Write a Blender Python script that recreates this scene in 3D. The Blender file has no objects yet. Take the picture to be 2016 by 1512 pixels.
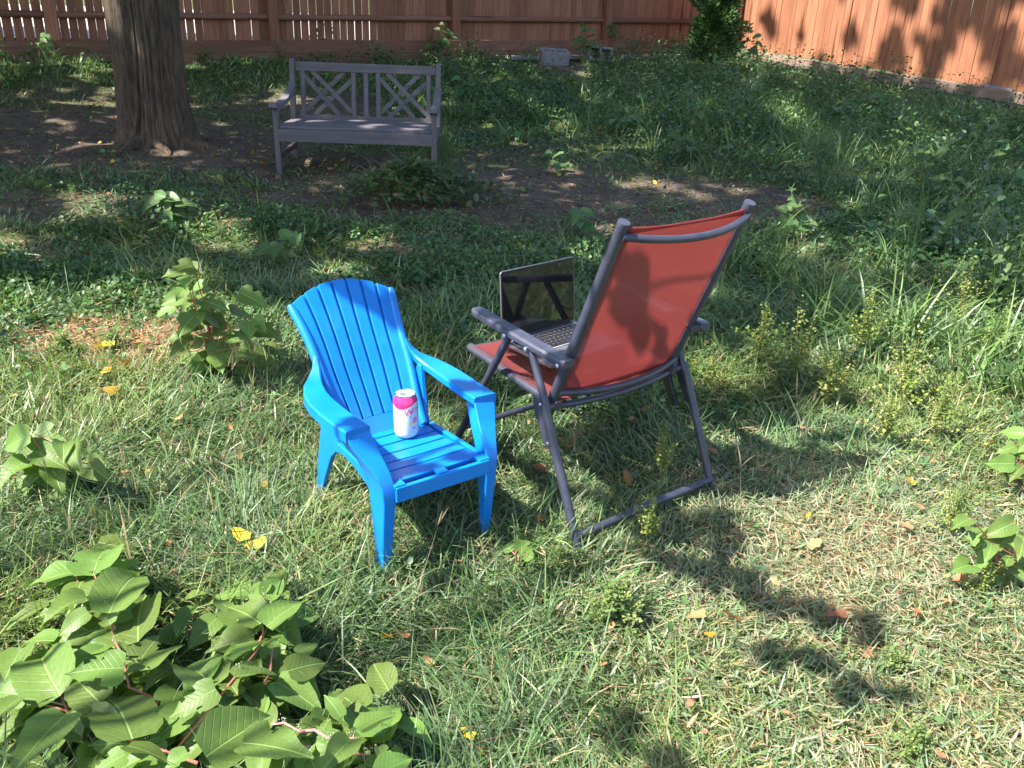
import bpy, math, random
import numpy as np
from mathutils import Vector, Matrix

random.seed(7)
rng = np.random.default_rng(11)
S = bpy.context.scene
COL = S.collection
R = math.radians

# ------------------------------------------------------------------ camera
CAM_H = 1.32
FPX = 1700.0                      # focal length for a 2016 px wide picture
cam_d = bpy.data.cameras.new('camera')
cam_d.sensor_fit = 'HORIZONTAL'
cam_d.sensor_width = 36.0
cam_d.lens = FPX * 36.0 / 2016.0
cam_d.clip_start = 0.02
cam_d.clip_end = 2000.0
cam = bpy.data.objects.new('camera', cam_d)
COL.objects.link(cam)
down = Vector((850 - 1008, 4580 - 756, FPX)).normalized()      # straight down, seen from the camera
up_c = -down
fw = Vector((0, 0, 1)); fw = (fw - fw.dot(up_c) * up_c).normalized()
rt = fw.cross(up_c)
RW = Matrix((rt, fw, up_c))                                     # camera (x right, y down, z ahead) -> world
cx, cy, cz = RW @ Vector((1, 0, 0)), RW @ Vector((0, -1, 0)), RW @ Vector((0, 0, -1))
M = Matrix(((cx.x, cy.x, cz.x, 0), (cx.y, cy.y, cz.y, 0), (cx.z, cy.z, cz.z, CAM_H), (0, 0, 0, 1)))
cam.matrix_world = M
S.camera = cam

# ------------------------------------------------------------------ sky, sun, exposure
SUN_EL = R(52.0)
SUN_AZ = math.atan2(-math.sin(R(25)), -math.cos(R(25)))          # towards the sun, from +X
SUN = Vector((math.cos(SUN_AZ) * math.cos(SUN_EL), math.sin(SUN_AZ) * math.cos(SUN_EL), math.sin(SUN_EL)))
W = bpy.data.worlds.new('World'); S.world = W; W.use_nodes = True
nt = W.node_tree
bg = nt.nodes['Background']
sky = nt.nodes.new('ShaderNodeTexSky')
sky.sky_type = 'NISHITA'; sky.sun_disc = False
sky.sun_elevation = SUN_EL
sky.sun_rotation = math.atan2(SUN.x, SUN.y)
sky.air_density = 1.0; sky.dust_density = 1.2; sky.ozone_density = 1.0
nt.links.new(sky.outputs[0], bg.inputs[0])
bg.inputs[1].default_value = 0.12
sd = bpy.data.lights.new('sun', 'SUN'); sd.energy = 5.0; sd.angle = R(0.55); sd.color = (1.0, 0.955, 0.89)
sun = bpy.data.objects.new('sun', sd); COL.objects.link(sun)
sun.rotation_euler = (-SUN).to_track_quat('-Z', 'Y').to_euler()
sun.location = (-6, -3, 12)
S.view_settings.view_transform = 'Standard'
S.view_settings.look = 'None'
S.view_settings.exposure = 1.82
S.view_settings.gamma = 1.0
S.view_settings.use_curve_mapping = False
S.render.engine = 'CYCLES'
S.cycles.use_denoising = True
S.cycles.max_bounces = 7
S.cycles.transparent_max_bounces = 8
S.cycles.sample_clamp_indirect = 6.0


def pix_ray(u, v):
    return RW @ Vector(((u - 1008) / FPX, (v - 756) / FPX, 1.0))


# ------------------------------------------------------------------ terrain height
CP = np.array([(-.17, 1.86, 0), (0, .5, 0), (.4, 2.4, .01), (-2, 2, 0), (2.2, 2, 0), (-1.26, 6.71, .035), (-1.3, 7.4, .07),
               (-3.1, 7.3, .10), (-5.4, 10.4, .50), (-3.2, 11.6, .51), (-1, 12.8, .53), (1.2, 13.9, .55), (3.3, 15.1, .56),
               (4.46, 13.0, .44), (5.7, 11.3, .33), (7, 9.6, .2), (2.5, 6, .03), (4, 8, .1), (-4.5, 4.5, .03), (6, 4, 0),
               (0, 4.4, .02), (1.2, 10, .28), (-6, 7.5, .2), (-8, 9.2, .5), (9, 7, .1), (-6, 1, 0), (6, 0, -.05), (0, -4, -.05),
               (-3, 9.3, .24)])


def gz(x, y):
    x = np.asarray(x, float); y = np.asarray(y, float)
    d2 = (x[..., None] - CP[:, 0]) ** 2 + (y[..., None] - CP[:, 1]) ** 2 + .15
    w = d2 ** -1.7
    return (w * CP[:, 2]).sum(-1) / w.sum(-1)


def gz1(x, y):
    return float(gz(np.array([x]), np.array([y]))[0])


def ground_at(u, v):
    """the point of the yard seen at a place of the photograph"""
    r = pix_ray(u, v); z = 0.0; p = None
    for _ in range(30):
        k = (z - CAM_H) / r.z
        p = Vector((0, 0, CAM_H)) + r * k
        z = .5 * z + .5 * gz1(p.x, min(p.y, 16))
    return Vector((p.x, p.y, gz1(p.x, p.y)))


def at_z(u, v, z):
    r = pix_ray(u, v)
    return Vector((0, 0, CAM_H)) + r * ((z - CAM_H) / r.z)


_lat = {}
def vn(x, y, scale, seed):
    """smooth value noise, 0..1"""
    if seed not in _lat:
        _lat[seed] = np.random.default_rng(seed).random((128, 128))
    g = _lat[seed]
    X = np.asarray(x, float) / scale + 200; Y = np.asarray(y, float) / scale + 200
    i = np.floor(X).astype(int); j = np.floor(Y).astype(int)
    fx = X - i; fy = Y - j
    fx = fx * fx * (3 - 2 * fx); fy = fy * fy * (3 - 2 * fy)
    a = g[i % 128, j % 128]; b = g[(i + 1) % 128, j % 128]; c = g[i % 128, (j + 1) % 128]; d = g[(i + 1) % 128, (j + 1) % 128]
    return (a * (1 - fx) + b * fx) * (1 - fy) + (c * (1 - fx) + d * fx) * fy


# bare soil of the yard: centre, radii, how bare
SOIL = [(-3.7, 7.3, 2.5, 1.45, 1.0), (-1.2, 6.8, 1.1, .95, 1.0), (-1.0, 5.8, 1.1, .5, .95), (.2, 6.5, 1.3, .85, 1.0), (1.4, 6.6, 1.1, .6, 1.0), (.3, 5.5, .9, .4, .85), (-2.9, 5.3, 1.4, .5, .8), (1.0, 6.0, 1.2, .45, .9), (-.3, 5.9, 1.0, .5, .95),
        (-2.4, 5.9, 1.2, .4, .55), (-.15, 7.8, .5, .6, .6), (.55, 12.6, .7, .45, .9), (-.5, 4.9, .5, .3, .5), (-5.6, 7.4, 1.4, 1.2, .9),
        (-3.0, 4.5, .5, .25, .5), (-2.2, 9.4, 1.7, 1.0, .85), (-4.2, 8.9, 1.2, .6, .6), (-.55, 3.9, .25, .25, .55)]
STRAW = [(-1.62, 3.26, .46, .26, 1.0), (-1.45, 3.10, .3, .16, .8), (-2.5, 4.35, .4, .15, .7), (.93, 2.0, .28, .26, .75), (.78, 1.75, .2, .2, .5), (-.7, 4.75, .25, .15, .8)]


def patch(x, y, lst):
    m = np.zeros(np.shape(x))
    for (a, b, rx, ry, k) in lst:
        d = ((x - a) / rx) ** 2 + ((y - b) / ry) ** 2
        m = np.maximum(m, k * np.clip(1.6 - 1.35 * d, 0, 1))
    return np.clip(m, 0, 1)


def soilness(x, y):
    m = patch(x, y, SOIL)
    return np.clip(m * (.78 + .5 * vn(x, y, .35, 5)), 0, 1)


# ------------------------------------------------------------------ node helpers
def new_mat(name):
    m = bpy.data.materials.new(name); m.use_nodes = True
    n = m.node_tree.nodes; n.clear()
    out = n.new('ShaderNodeOutputMaterial')
    return m, n, m.node_tree.links, out


def ramp(n, stops):
    r = n.new('ShaderNodeValToRGB')
    e = r.color_ramp.elements
    e[0].position, e[0].color = stops[0][0], (*stops[0][1], 1)
    e[1].position, e[1].color = stops[-1][0], (*stops[-1][1], 1)
    for p, c in stops[1:-1]:
        k = e.new(p); k.color = (*c, 1)
    return r


def noise(n, l, scale, detail=4, vec=None, rough=.55):
    t = n.new('ShaderNodeTexNoise'); t.inputs['Scale'].default_value = scale
    t.inputs['Detail'].default_value = detail; t.inputs['Roughness'].default_value = rough
    if vec is not None:
        l.new(vec, t.inputs['Vector'])
    return t


def mixc(n, l, fac, a, b, mode='MIX'):
    m = n.new('ShaderNodeMix'); m.data_type = 'RGBA'; m.blend_type = mode
    for s, v in ((m.inputs[0], fac), (m.inputs[6], a), (m.inputs[7], b)):
        if hasattr(v, 'is_output') or isinstance(v, bpy.types.NodeSocket):
            l.new(v, s)
        elif isinstance(v, tuple):
            s.default_value = (*v, 1)
        else:
            s.default_value = v
    return m.outputs[2]


def surf(name, c1, c2, scale=8, rough=.6, spec=.4, bump=0, bscale=40, metallic=0, stretch=None, coat=0, objvar=0):
    m, n, l, out = new_mat(name)
    b = n.new('ShaderNodeBsdfPrincipled')
    tc = n.new('ShaderNodeTexCoord')
    vec = tc.outputs['Object']
    if stretch:
        mp = n.new('ShaderNodeMapping'); mp.inputs['Scale'].default_value = stretch
        l.new(vec, mp.inputs['Vector']); vec = mp.outputs[0]
    oi = n.new('ShaderNodeObjectInfo')
    if objvar:
        ad = n.new('ShaderNodeVectorMath'); ad.operation = 'ADD'
        cb = n.new('ShaderNodeCombineXYZ'); mu = n.new('ShaderNodeMath'); mu.operation = 'MULTIPLY'; mu.inputs[1].default_value = 40
        l.new(oi.outputs['Random'], mu.inputs[0]); l.new(mu.outputs[0], cb.inputs[0]); l.new(mu.outputs[0], cb.inputs[1])
        l.new(vec, ad.inputs[0]); l.new(cb.outputs[0], ad.inputs[1]); vec = ad.outputs[0]
    t = noise(n, l, scale, 5, vec)
    r = ramp(n, [(.3, c1), (.7, c2)])
    l.new(t.outputs[0], r.inputs[0])
    colr = r.outputs[0]
    if objvar:
        hs = n.new('ShaderNodeHueSaturation')
        mr = n.new('ShaderNodeMapRange'); mr.inputs[3].default_value = 1 - objvar; mr.inputs[4].default_value = 1 + objvar
        l.new(oi.outputs['Random'], mr.inputs[0]); l.new(mr.outputs[0], hs.inputs['Value']); l.new(colr, hs.inputs['Color'])
        colr = hs.outputs[0]
    l.new(colr, b.inputs['Base Color'])
    b.inputs['Roughness'].default_value = rough
    b.inputs['Specular IOR Level'].default_value = spec
    b.inputs['Metallic'].default_value = metallic
    b.inputs['Coat Weight'].default_value = coat
    if bump:
        t2 = noise(n, l, bscale, 4, vec)
        bp = n.new('ShaderNodeBump'); bp.inputs['Strength'].default_value = bump; bp.inputs['Distance'].default_value = .01
        l.new(t2.outputs[0], bp.inputs['Height']); l.new(bp.outputs[0], b.inputs['Normal'])
    l.new(b.outputs[0], out.inputs[0])
    return m


def foliage(name, attr=True, c=(.1, .18, .04), rough=.5, spec=.35, transl=.35, tcol=(1.15, 1.25, .55), vein=False, objvar=.12):
    m, n, l, out = new_mat(name)
    b = n.new('ShaderNodeBsdfPrincipled')
    if attr:
        a = n.new('ShaderNodeVertexColor'); a.layer_name = 'Col'; colr = a.outputs[0]
    else:
        tc = n.new('ShaderNodeTexCoord'); oi = n.new('ShaderNodeObjectInfo')
        t = noise(n, l, 30, 3, tc.outputs['Object'])
        r = ramp(n, [(.3, tuple(x * .85 for x in c)), (.7, tuple(x * 1.12 for x in c))])
        l.new(t.outputs[0], r.inputs[0])
        hs = n.new('ShaderNodeHueSaturation')
        mr = n.new('ShaderNodeMapRange'); mr.inputs[3].default_value = 1 - objvar * 2; mr.inputs[4].default_value = 1 + objvar
        mh = n.new('ShaderNodeMapRange'); mh.inputs[3].default_value = .485; mh.inputs[4].default_value = .515
        l.new(oi.outputs['Random'], mr.inputs[0]); l.new(mr.outputs[0], hs.inputs['Value'])
        l.new(oi.outputs['Random'], mh.inputs[0]); l.new(mh.outputs[0], hs.inputs['Hue'])
        l.new(r.outputs[0], hs.inputs['Color']); colr = hs.outputs[0]
        if vein:
            # pale midrib and side veins, in the leaf's own coordinates (y along the leaf)
            sp = n.new('ShaderNodeSeparateXYZ'); l.new(tc.outputs['Object'], sp.inputs[0])
            ax = n.new('ShaderNodeMath'); ax.operation = 'ABSOLUTE'; l.new(sp.outputs[0], ax.inputs[0])
            r1 = ramp(n, [(.006, (.8, .8, .8)), (.015, (0, 0, 0))]); l.new(ax.outputs[0], r1.inputs[0])
            m1 = n.new('ShaderNodeMath'); m1.operation = 'MULTIPLY_ADD'; m1.inputs[1].default_value = -.75
            l.new(ax.outputs[0], m1.inputs[0]); l.new(sp.outputs[1], m1.inputs[2])
            m2 = n.new('ShaderNodeMath'); m2.operation = 'MULTIPLY'; m2.inputs[1].default_value = 8.5; l.new(m1.outputs[0], m2.inputs[0])
            m3 = n.new('ShaderNodeMath'); m3.operation = 'FRACT'; l.new(m2.outputs[0], m3.inputs[0])
            m4 = n.new('ShaderNodeMath'); m4.operation = 'SUBTRACT'; m4.inputs[1].default_value = .5; l.new(m3.outputs[0], m4.inputs[0])
            m5 = n.new('ShaderNodeMath'); m5.operation = 'ABSOLUTE'; l.new(m4.outputs[0], m5.inputs[0])
            r2 = ramp(n, [(.0, (.20, .20, .20)), (.10, (0, 0, 0))]); l.new(m5.outputs[0], r2.inputs[0])
            mx = mixc(n, l, 1.0, r1.outputs[0], r2.outputs[0], 'LIGHTEN')
            bw = n.new('ShaderNodeRGBToBW'); l.new(mx, bw.inputs[0])
            colr = mixc(n, l, bw.outputs[0], colr, tuple(min(1, x * 1.7 + .04) for x in c))
            sn = noise(n, l, 14, 5, tc.outputs['Object'], .7); rs = ramp(n, [(.66, (0, 0, 0)), (.72, (.75, .75, .75))]); l.new(sn.outputs[0], rs.inputs[0])
            colr = mixc(n, l, rs.outputs[0], colr, (.20, .13, .05))
            bp = n.new('ShaderNodeBump'); bp.inputs['Strength'].default_value = .35; bp.inputs['Distance'].default_value = .01
            inv = n.new('ShaderNodeMath'); inv.operation = 'MULTIPLY'; inv.inputs[1].default_value = -1; l.new(bw.outputs[0], inv.inputs[0])
            l.new(inv.outputs[0], bp.inputs['Height']); l.new(bp.outputs[0], b.inputs['Normal'])
    l.new(colr, b.inputs['Base Color'])
    b.inputs['Roughness'].default_value = rough
    b.inputs['Specular IOR Level'].default_value = spec
    if transl:
        tr = n.new('ShaderNodeBsdfTranslucent')
        l.new(mixc(n, l, 1.0, colr, tcol, 'MULTIPLY'), tr.inputs[0])
        mx = n.new('ShaderNodeMixShader'); mx.inputs[0].default_value = transl
        l.new(b.outputs[0], mx.inputs[1]); l.new(tr.outputs[0], mx.inputs[2]); l.new(mx.outputs[0], out.inputs[0])
    else:
        l.new(b.outputs[0], out.inputs[0])
    return m


# ------------------------------------------------------------------ mesh helpers
class MB:
    def __init__(s):
        s.v = []; s.f = []

    def quad_strip(s, rings, closed=True, cap0=True, cap1=True):
        o = len(s.v); n = len(rings[0])
        for r in rings:
            s.v += [tuple(p) for p in r]
        m = n if closed else n - 1
        for i in range(len(rings) - 1):
            for j in range(m):
                a = o + i * n + j; b = o + i * n + (j + 1) % n
                s.f.append((a, b, b + n, a + n))
        if cap0: s.f.append(tuple(reversed([o + j for j in range(n)])))
        if cap1: s.f.append(tuple(o + (len(rings) - 1) * n + j for j in range(n)))
        return s

    def box(s, c, d, rot=None):
        c = Vector(c); hx, hy, hz = d[0] / 2, d[1] / 2, d[2] / 2
        r1 = [(-hx, -hy, -hz), (hx, -hy, -hz), (hx, hy, -hz), (-hx, hy, -hz)]
        r2 = [(x, y, hz) for x, y, _ in r1]
        f = (lambda p: c + (rot @ Vector(p) if rot is not None else Vector(p)))
        return s.quad_strip([[f(p) for p in r1], [f(p) for p in r2]])

    def bar(s, p0, p1, w, t, side=(1, 0, 0)):
        p0, p1 = Vector(p0), Vector(p1); d = (p1 - p0).normalized()
        a = Vector(side); a = (a - a.dot(d) * d).normalized(); b = d.cross(a)
        ring = lambda p: [p - a * w / 2 - b * t / 2, p + a * w / 2 - b * t / 2, p + a * w / 2 + b * t / 2, p - a * w / 2 + b * t / 2]
        return s.quad_strip([ring(p0), ring(p1)])

    def tube(s, pts, r, n=10, flat=1.0, side=None):
        pts = [Vector(p) for p in pts]
        rr = r if isinstance(r, (list, tuple)) else [r] * len(pts)
        rings = []; a = None
        for i, p in enumerate(pts):
            d = (pts[min(i + 1, len(pts) - 1)] - pts[max(i - 1, 0)]).normalized()
            if a is None:
                a = Vector(side) if side else (Vector((0, 0, 1)) if abs(d.z) < .9 else Vector((1, 0, 0)))
            a = (a - a.dot(d) * d).normalized(); b = d.cross(a)
            rings.append([p + (a * math.cos(t) + b * math.sin(t) * flat) * rr[i] for t in [2 * math.pi * k / n for k in range(n)]])
        return s.quad_strip(rings)

    def lathe(s, prof, n=32, c=(0, 0, 0), cap0=True, cap1=True):
        rings = [[(c[0] + r * math.cos(2 * math.pi * k / n), c[1] + r * math.sin(2 * math.pi * k / n), c[2] + z) for k in range(n)] for r, z in prof]
        return s.quad_strip(rings, True, cap0, cap1)

    def prism(s, poly, f, t):
        """poly: 2D outline, f(a, b, depth) -> point"""
        return s.quad_strip([[f(a, b, 0) for a, b in poly], [f(a, b, t) for a, b in poly]])

    def mesh(s, name, smooth=True, angle=40):
        me = bpy.data.meshes.new(name)
        me.from_pydata([tuple(p) for p in s.v], [], s.f)
        me.validate()
        if smooth:
            me.polygons.foreach_set('use_smooth', [True] * len(me.polygons))
            me.set_sharp_from_angle(angle=R(angle))
        me.update()
        return me

    def build(s, name, mat, parent=None, bevel=0, smooth=True, seg=2, angle=40):
        import bmesh
        me = s.mesh(name, smooth, angle)
        bm = bmesh.new(); bm.from_mesh(me); bmesh.ops.recalc_face_normals(bm, faces=bm.faces); bm.to_mesh(me); bm.free()
        return link(name, me, mat, parent, bevel, seg)


def link(name, me, mat, parent=None, bevel=0, seg=2):
    o = bpy.data.objects.new(name, me); COL.objects.link(o)
    if mat and not me.materials:
        me.materials.append(mat)
    if parent: o.parent = parent
    if bevel:
        b = o.modifiers.new('bevel', 'BEVEL'); b.width = bevel; b.segments = seg; b.limit_method = 'ANGLE'; b.angle_limit = R(35); b.harden_normals = True
    return o


def tag(o, label=None, cat=None, group=None, kind=None):
    if label: o['label'] = label
    if cat: o['category'] = cat
    if group: o['group'] = group
    if kind: o['kind'] = kind
    return o


def thing(name, label, cat, loc=(0, 0, 0), rz=0, group=None):
    o = bpy.data.objects.new(name, None); COL.objects.link(o)
    o.empty_display_size = .1
    o.location = loc; o.rotation_euler = (0, 0, rz)
    return tag(o, label, cat, group)


def copy_tree(o, parent=None):
    c = o.copy(); COL.objects.link(c); c.parent = parent
    for ch in o.children:
        copy_tree(ch, c)
    return c


def np_mesh(name, V, F, cols=None, smooth=False):
    """V (n,3), F list of int arrays (k,3) or (k,4)"""
    me = bpy.data.meshes.new(name)
    me.vertices.add(len(V)); me.vertices.foreach_set('co', np.ascontiguousarray(V, np.float32).ravel())
    loops = np.concatenate([f.ravel() for f in F]).astype(np.int32)
    sizes = np.concatenate([np.full(len(f), f.shape[1], np.int32) for f in F])
    starts = np.concatenate([[0], np.cumsum(sizes)[:-1]]).astype(np.int32)
    me.loops.add(len(loops)); me.loops.foreach_set('vertex_index', loops)
    me.polygons.add(len(sizes)); me.polygons.foreach_set('loop_start', starts); me.polygons.foreach_set('loop_total', sizes)
    me.update(calc_edges=True)
    if smooth:
        me.polygons.foreach_set('use_smooth', np.ones(len(sizes), bool))
    if cols is not None:
        a = me.color_attributes.new('Col', 'FLOAT_COLOR', 'POINT')
        c4 = np.ones((len(V), 4), np.float32); c4[:, :3] = cols
        a.data.foreach_set('color', c4.ravel())
    return me


# ================================================================== the setting
# ---- ground: one sheet, fine in the yard, coarse to the horizon
def axis(lo, hi, step, far):
    mid = np.arange(lo, hi + step, step)
    out = [hi + step]
    while out[-1] < far: out.append(hi + (out[-1] - hi) * 1.5)
    out2 = [lo - step]
    while out2[-1] > -far: out2.append(lo - (lo - out2[-1]) * 1.5)
    return np.concatenate([out2[::-1], mid, out])


def ground_mat():
    m, n, l, out = new_mat('yard_soil')
    b = n.new('ShaderNodeBsdfPrincipled'); tc = n.new('ShaderNodeTexCoord'); v = tc.outputs['Object']
    a = n.new('ShaderNodeVertexColor'); a.layer_name = 'Col'
    sep = n.new('ShaderNodeSeparateColor'); l.new(a.outputs[0], sep.inputs[0])
    t1 = noise(n, l, 9, 8, v, .7); t2 = noise(n, l, 70, 5, v, .65); t3 = noise(n, l, 2.2, 4, v)
    soil = ramp(n, [(.25, (.055, .04, .032)), (.5, (.10, .075, .058)), (.78, (.19, .145, .11))]); l.new(t1.outputs[0], soil.inputs[0])
    turf = ramp(n, [(.3, (.045, .060, .022)), (.6, (.085, .11, .04)), (.8, (.16, .16, .075))]); l.new(t2.outputs[0], turf.inputs[0])
    straw = ramp(n, [(.3, (.17, .105, .062)), (.7, (.38, .25, .155))]); l.new(t2.outputs[0], straw.inputs[0])
    c = mixc(n, l, sep.outputs[0], turf.outputs[0], soil.outputs[0])
    c = mixc(n, l, sep.outputs[1], c, straw.outputs[0])
    # crumbs and chips of dead leaf
    vo = n.new('ShaderNodeTexVoronoi'); vo.inputs['Scale'].default_value = 55; l.new(v, vo.inputs['Vector'])
    rr = ramp(n, [(.78, (0, 0, 0)), (.82, (1, 1, 1))]); l.new(vo.outputs['Color'], rr.inputs[0])
    chip = mixc(n, l, t3.outputs[0], (.16, .09, .05), (.30, .22, .12))
    bw = n.new('ShaderNodeMath'); bw.operation = 'MULTIPLY'; bw.inputs[1].default_value = .55; l.new(rr.outputs[0], bw.inputs[0])
    c = mixc(n, l, bw.outputs[0], c, chip)
    l.new(c, b.inputs['Base Color']); b.inputs['Roughness'].default_value = .95; b.inputs['Specular IOR Level'].default_value = .15
    ad = n.new('ShaderNodeMath'); l.new(t1.outputs[0], ad.inputs[0]); l.new(t2.outputs[0], ad.inputs[1])
    bp = n.new('ShaderNodeBump'); bp.inputs['Strength'].default_value = .8; bp.inputs['Distance'].default_value = .02
    l.new(ad.outputs[0], bp.inputs['Height']); l.new(bp.outputs[0], b.inputs['Normal']); l.new(b.outputs[0], out.inputs[0])
    return m


gx = axis(-9, 9, .075, 500); gy = axis(.0, 16.5, .075, 500)
GX, GY = np.meshgrid(gx, gy, indexing='ij')
GZ = gz(GX, GY)
inside = ((np.abs(GX) < 9.2) & (GY > -.2) & (GY < 16.7)).astype(float)
GZ = GZ + inside * ((vn(GX, GY, .45, 1) - .5) * .05 + (vn(GX, GY, .16, 2) - .5) * .025 - .012)
nx, ny = GX.shape
V = np.stack([GX.ravel(), GY.ravel(), GZ.ravel()], 1)
ii, jj = np.meshgrid(np.arange(nx - 1), np.arange(ny - 1), indexing='ij')
q = (ii * ny + jj).ravel()
F = np.stack([q, q + ny, q + ny + 1, q + 1], 1)
cs = np.zeros((len(V), 3)); cs[:, 0] = soilness(V[:, 0], V[:, 1]); cs[:, 1] = patch(V[:, 0], V[:, 1], STRAW) * .8
# mown, dried turf towards the lower right
dry = np.clip((V[:, 0] - .2) / .8, 0, 1) * np.clip((2.4 - V[:, 0]) / .6, 0, 1) * np.clip((2.9 - V[:, 1]) / .9, 0, 1) * (.35 + .5 * vn(V[:, 0], V[:, 1], .3, 8))
cs[:, 1] = np.maximum(cs[:, 1], dry * .8)
ground = link('ground', np_mesh('ground', V, [F], cs, True), ground_mat())
tag(ground, kind='structure')

# ---- pale street beyond the fence
pv = surf('concrete_street', (.30, .29, .27), (.38, .37, .35), 3, .9, .2)
mb = MB(); d1 = Vector((2.19, 1.19, 0)).normalized(); n1 = Vector((-d1.y, d1.x, 0))
A = Vector((-5.4, 10.55, 0)); P0 = A - d1 * 40 + n1 * 2.5; P1 = A + d1 * 9.2 + n1 * 2.5
rings = []
for p in (P0, P0 + n1 * 20):
    rings.append([(p.x, p.y, .60), (p.x + d1.x * 49, p.y + d1.y * 49, .60)])
mb.quad_strip(rings, False, False, False)
tag(mb.build('street', pv, smooth=False), kind='structure')

# ---- wooden fences
def wood(name, dark, light, rough=.75, objvar=.22, along='z', bump=.35):
    m, n, l, out = new_mat(name)
    b = n.new('ShaderNodeBsdfPrincipled'); tc = n.new('ShaderNodeTexCoord'); oi = n.new('ShaderNodeObjectInfo')
    sc = {'z': (14, 14, .9), 'x': (.9, 14, 14), 'y': (14, .9, 14)}[along]
    mp = n.new('ShaderNodeMapping'); mp.inputs['Scale'].default_value = sc; l.new(tc.outputs['Object'], mp.inputs['Vector'])
    mu = n.new('ShaderNodeMath'); mu.operation = 'MULTIPLY'; mu.inputs[1].default_value = 57; l.new(oi.outputs['Random'], mu.inputs[0])
    cb = n.new('ShaderNodeCombineXYZ'); [l.new(mu.outputs[0], cb.inputs[k]) for k in range(3)]
    ad = n.new('ShaderNodeVectorMath'); l.new(mp.outputs[0], ad.inputs[0]); l.new(cb.outputs[0], ad.inputs[1])
    g = noise(n, l, 3.0, 6, ad.outputs[0], .65)
    r = ramp(n, [(.28, dark), (.5, tuple((a + c) / 2 for a, c in zip(dark, light))), (.72, light)]); l.new(g.outputs[0], r.inputs[0])
    kn = noise(n, l, .8, 2, ad.outputs[0]); rk = ramp(n, [(.68, (1, 1, 1)), (.74, (.35, .3, .28))]); l.new(kn.outputs[0], rk.inputs[0])
    c = mixc(n, l, 1.0, r.outputs[0], rk.outputs[0], 'MULTIPLY')
    hs = n.new('ShaderNodeHueSaturation'); mr = n.new('ShaderNodeMapRange'); mr.inputs[3].default_value = 1 - objvar; mr.inputs[4].default_value = 1 + objvar
    l.new(oi.outputs['Random'], mr.inputs[0]); l.new(mr.outputs[0], hs.inputs['Value']); l.new(c, hs.inputs['Color'])
    l.new(hs.outputs[0], b.inputs['Base Color']); b.inputs['Roughness'].default_value = rough; b.inputs['Specular IOR Level'].default_value = .25
    bp = n.new('ShaderNodeBump'); bp.inputs['Strength'].default_value = bump; bp.inputs['Distance'].default_value = .006
    l.new(g.outputs[0], bp.inputs['Height']); l.new(bp.outputs[0], b.inputs['Normal']); l.new(b.outputs[0], out.inputs[0])
    return m


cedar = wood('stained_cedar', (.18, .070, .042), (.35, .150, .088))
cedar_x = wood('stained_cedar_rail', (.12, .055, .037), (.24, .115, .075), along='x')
cedar_lit = wood('sunlit_cedar', (.21, .082, .042), (.35, .145, .075), objvar=.2)  # lit copy of the cedar: sunlit orange put into the base colour
timber = wood('weathered_timber', (.13, .085, .065), (.26, .185, .14), along='x')
greywood = wood('grey_timber', (.30, .27, .25), (.44, .40, .37), along='x')

board_meshes = []
for k in range(4):
    w = (.092, .096, .088, .094)[k]; h = 1.86 + .01 * k
    mb = MB(); mb.prism([(-w / 2, 0), (w / 2, 0), (w / 2, h - .02), (w / 2 - .02, h), (-w / 2 + .02, h), (-w / 2, h - .02)], lambda a, c, t: (a, t, c), .018)
    me = mb.mesh('fence_board', False); me.materials.append(cedar); board_meshes.append(me)
lit_meshes = []
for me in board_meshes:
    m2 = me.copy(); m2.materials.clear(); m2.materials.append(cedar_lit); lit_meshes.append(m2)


def fence_point(A, d, s):
    return A + d * s


def board_row(parent, A, d, s0, s1, pitch, zf, meshes, jit=.004, gapf=None, lean=0):
    ang = math.atan2(d.y, d.x); s = s0
    while s < s1:
        p = fence_point(A, d, s)
        o = bpy.data.objects.new('board', random.choice(meshes)); COL.objects.link(o); o.parent = parent
        jy = random.uniform(-lean, lean); o.location = Vector((p.x - d.y * jy, p.y + d.x * jy, zf(s) + random.uniform(-.01, .01))) - parent.location
        o.rotation_euler = (random.uniform(-.004, .004), random.uniform(-.006, .006), ang)
        s += pitch + (gapf(s) if gapf else 0) + random.uniform(-jit, jit)


# back fence: rails and posts on the yard side
PANEL = 2.49
dB = Vector((2.19, 1.19, 0)).normalized(); nB = Vector((dB.y, -dB.x, 0))       # nB points to the yard
AB = Vector((-5.40, 10.55, 0))
zk = lambda s: .71 + .0155 * (s / PANEL) * 2.6                                 # top of the kickboards
zb = lambda s: zk(s) - .02
back = thing('wooden_fence', 'shaded reddish brown board fence with gaps along the back of the yard', 'fence', (AB.x, AB.y, .5))
board_row(back, AB, dB, -2 * PANEL, .0, .1035, zb, board_meshes, .003, lambda s: random.choice((0, .002, .004)))
board_row(back, AB, dB, .03, 1.0 * PANEL, .0945, zb, board_meshes, .003, lambda s: random.choice((0, 0, .002, .007, .010)))
board_row(back, AB, dB, 1.0 * PANEL + .02, 2.0 * PANEL, .100, zb, board_meshes, .002, lambda s: random.choice((0, 0, 0, .004)))
board_row(back, AB, dB, 2.0 * PANEL + .02, 4.0 * PANEL, .0915, zb, board_meshes, .001)
angB = math.atan2(dB.y, dB.x)
def bloc(p): return Vector(p) - back.location
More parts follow.
